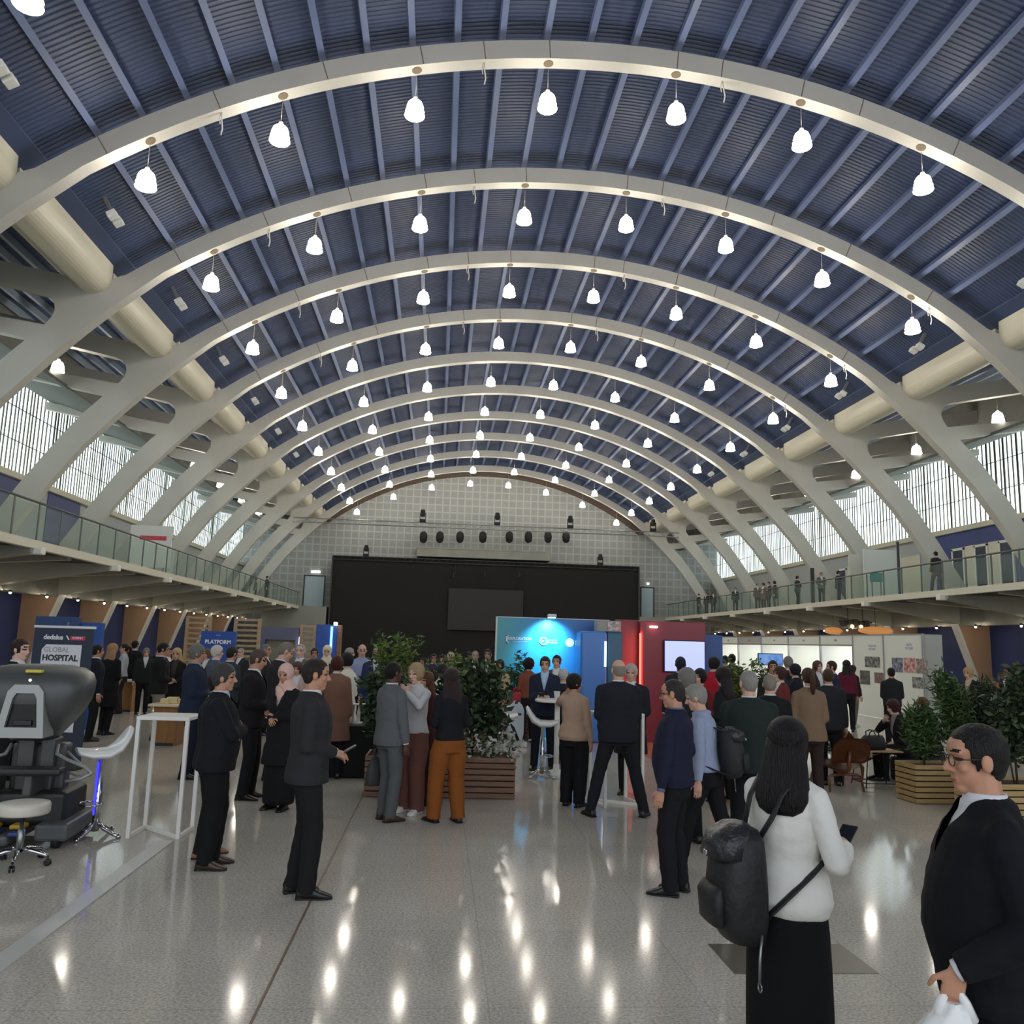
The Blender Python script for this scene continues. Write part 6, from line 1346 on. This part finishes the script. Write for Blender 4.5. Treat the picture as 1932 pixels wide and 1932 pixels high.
# white plastic bag in the right edge man's hand
c = hand_world(man_r, P_R, -1)
r = empty('plastic_bag', (c.x, c.y, c.z), man_r.rotation_euler.z, 'white plastic carrier bag held by the man at the right edge', 'bag')
M_pl = mat('plastic_white', (226, 226, 224), .35, bump=.7, bscale=12)
bm = BM(); loft(bm, [((0, .0, -.03), .018, .03), ((.0, .01, -.08), .04, .07), ((0, .02, -.15), .065, .11), ((0, .03, -.3), .085, .14), ((0, .03, -.5), .09, .15), ((0, .03, -.55), .07, .13)], 22)
rb_ = random.Random(2)
for v in bm.verts: v.co += Vector((rb_.uniform(-1, 1), rb_.uniform(-1, 1), 0))*.008
obj('body', fixn(bm), M_pl, r)
bm = BM()
for s_ in (-1, 1): tube(bm, [(0, s_*.05, -.08), (0, s_*.035, -.03), (0, s_*.012, .012), (0, -s_*.005, .018)], [.022, .016, .01, .008], 8)
obj('handle', bm, M_pl, r)
c = hand_world(man_g, P_G, -1)
r = soft_bag('tote_bag', (c.x, c.y, c.z-.42), man_g.rotation_euler.z + PI/2, (.34, .13, .30), mat('bag_charcoal', (52, 52, 54), .7), 'dark grey tote bag hanging from the grey suit man')
# ---- boards and doors on the balconies
def board(u, X, w, z0_, z1_, m, label, cat='board', name='standing_board', leg=True):
    p = at(u, 1060, X=X); r = empty(name, (X, p.y, 4.5), 0, label, cat)
    bm = BM(); bbox(bm, (-w/2, -.03, z0_), (w/2, .03, z1_), .01); obj('panel', bm, m, r)
    if leg:
        for s_ in (-1, 1): bm = BM(); box(bm, (s_*w*.35-.02, -.02, 0), (s_*w*.35+.02, .02, z0_+.05)); bbox(bm, (s_*w*.35-.03, -.2, 0), (s_*w*.35+.03, .2, .03), .005); obj('foot', bm, M_grey, r)
    return r
r = board(281, -17.4, 1.9, .35, 2.3, M_fl, 'white board with a red stripe on the left balcony'); bm = BM(); box(bm, (-.5, -.036, 1.62), (.7, -.031, 1.82)); obj('red_stripe', bm, mat('stripe_red', (196, 70, 86), .5), r)
board(318, -18.0, .5, .3, 1.6, mat('pale_board', (196, 202, 206), .5), 'small pale board on the left balcony, right of the red striped board')
board(1664, 18.6, 2.0, .0, 2.7, mat('pale_booth', (200, 206, 204), .5), 'pale white partition booth on the right balcony', leg=False)
r = board(1652, 16.8, .62, .8, 1.25, mat('teal_sign', (62, 130, 132), .5), 'small teal sign on a stand on the right balcony')
bm = BM(); 
board(1695, 17.6, .12, .0, 2.7, M_dgrey, 'slim dark post on the right balcony beside the pale partition', 'post', 'partition_post', False)
board(1532, 17.0, .22, .0, 2.1, M_dgrey, 'slim dark totem on the right balcony', 'totem', 'balcony_totem', False)
board(1622, 17.8, 1.2, .0, 2.5, mat('cream_partition', (196, 196, 186), .5), 'cream partition left of the pale booth on the right balcony', leg=False)
# cream wall bays with dark glazed doors at the back of the right balcony
nd = 3
for (ya_, yb2) in ((35.6, 36.4), (37.4, 38.2), (39.2, 40.0), (45.4, 46.4), (51.3, 52.2)):
    bm = BM(); box(bm, (XW-.1, ya_, 4.5), (XW-.04, yb2, 7.15)); d = struct('door_%d' % nd, bm, mat('dark_glass_door', (44, 56, 78), .2)); nd += 1
    bm = BM(); box(bm, (XW-.14, ya_-.1, 4.5), (XW-.03, ya_, 7.2)); box(bm, (XW-.14, yb2, 4.5), (XW-.03, yb2+.1, 7.2)); box(bm, (XW-.14, ya_-.1, 7.1), (XW-.03, yb2+.1, 7.22)); obj('door_frame', bm, M_white, d)
for i, (ya_, yb2) in enumerate(((38.3, 39.1), (36.5, 37.3), (43.0, 45.2), (49, 51.2))):
    bm = BM(); box(bm, (XW-.08, ya_, 4.5), (XW-.03, yb2, 7.25)); struct('trim_wall_panel_%d' % (i+1), bm, M_cream)
bm = BM(); box(bm, (XW-.06, 33.0, 4.5), (XW-.02, 41.6, 8.02)); struct('trim_wall_panel_5', bm, mat('panel_blue', (62, 74, 128), .6))
bm = BM(); box(bm, (-XW+.02, 38.9, 4.5), (-XW+.06, 42.3, 8.0)); struct('trim_wall_panel_6', bm, mat('panel_purple', (84, 88, 128), .6))
bm = BM(); box(bm, (-XW+.02, 32.0, 6.6), (-XW+.06, 37.2, 8.0)); struct('trim_wall_panel_7', bm, mat('panel_purple', (84, 88, 128), .6))
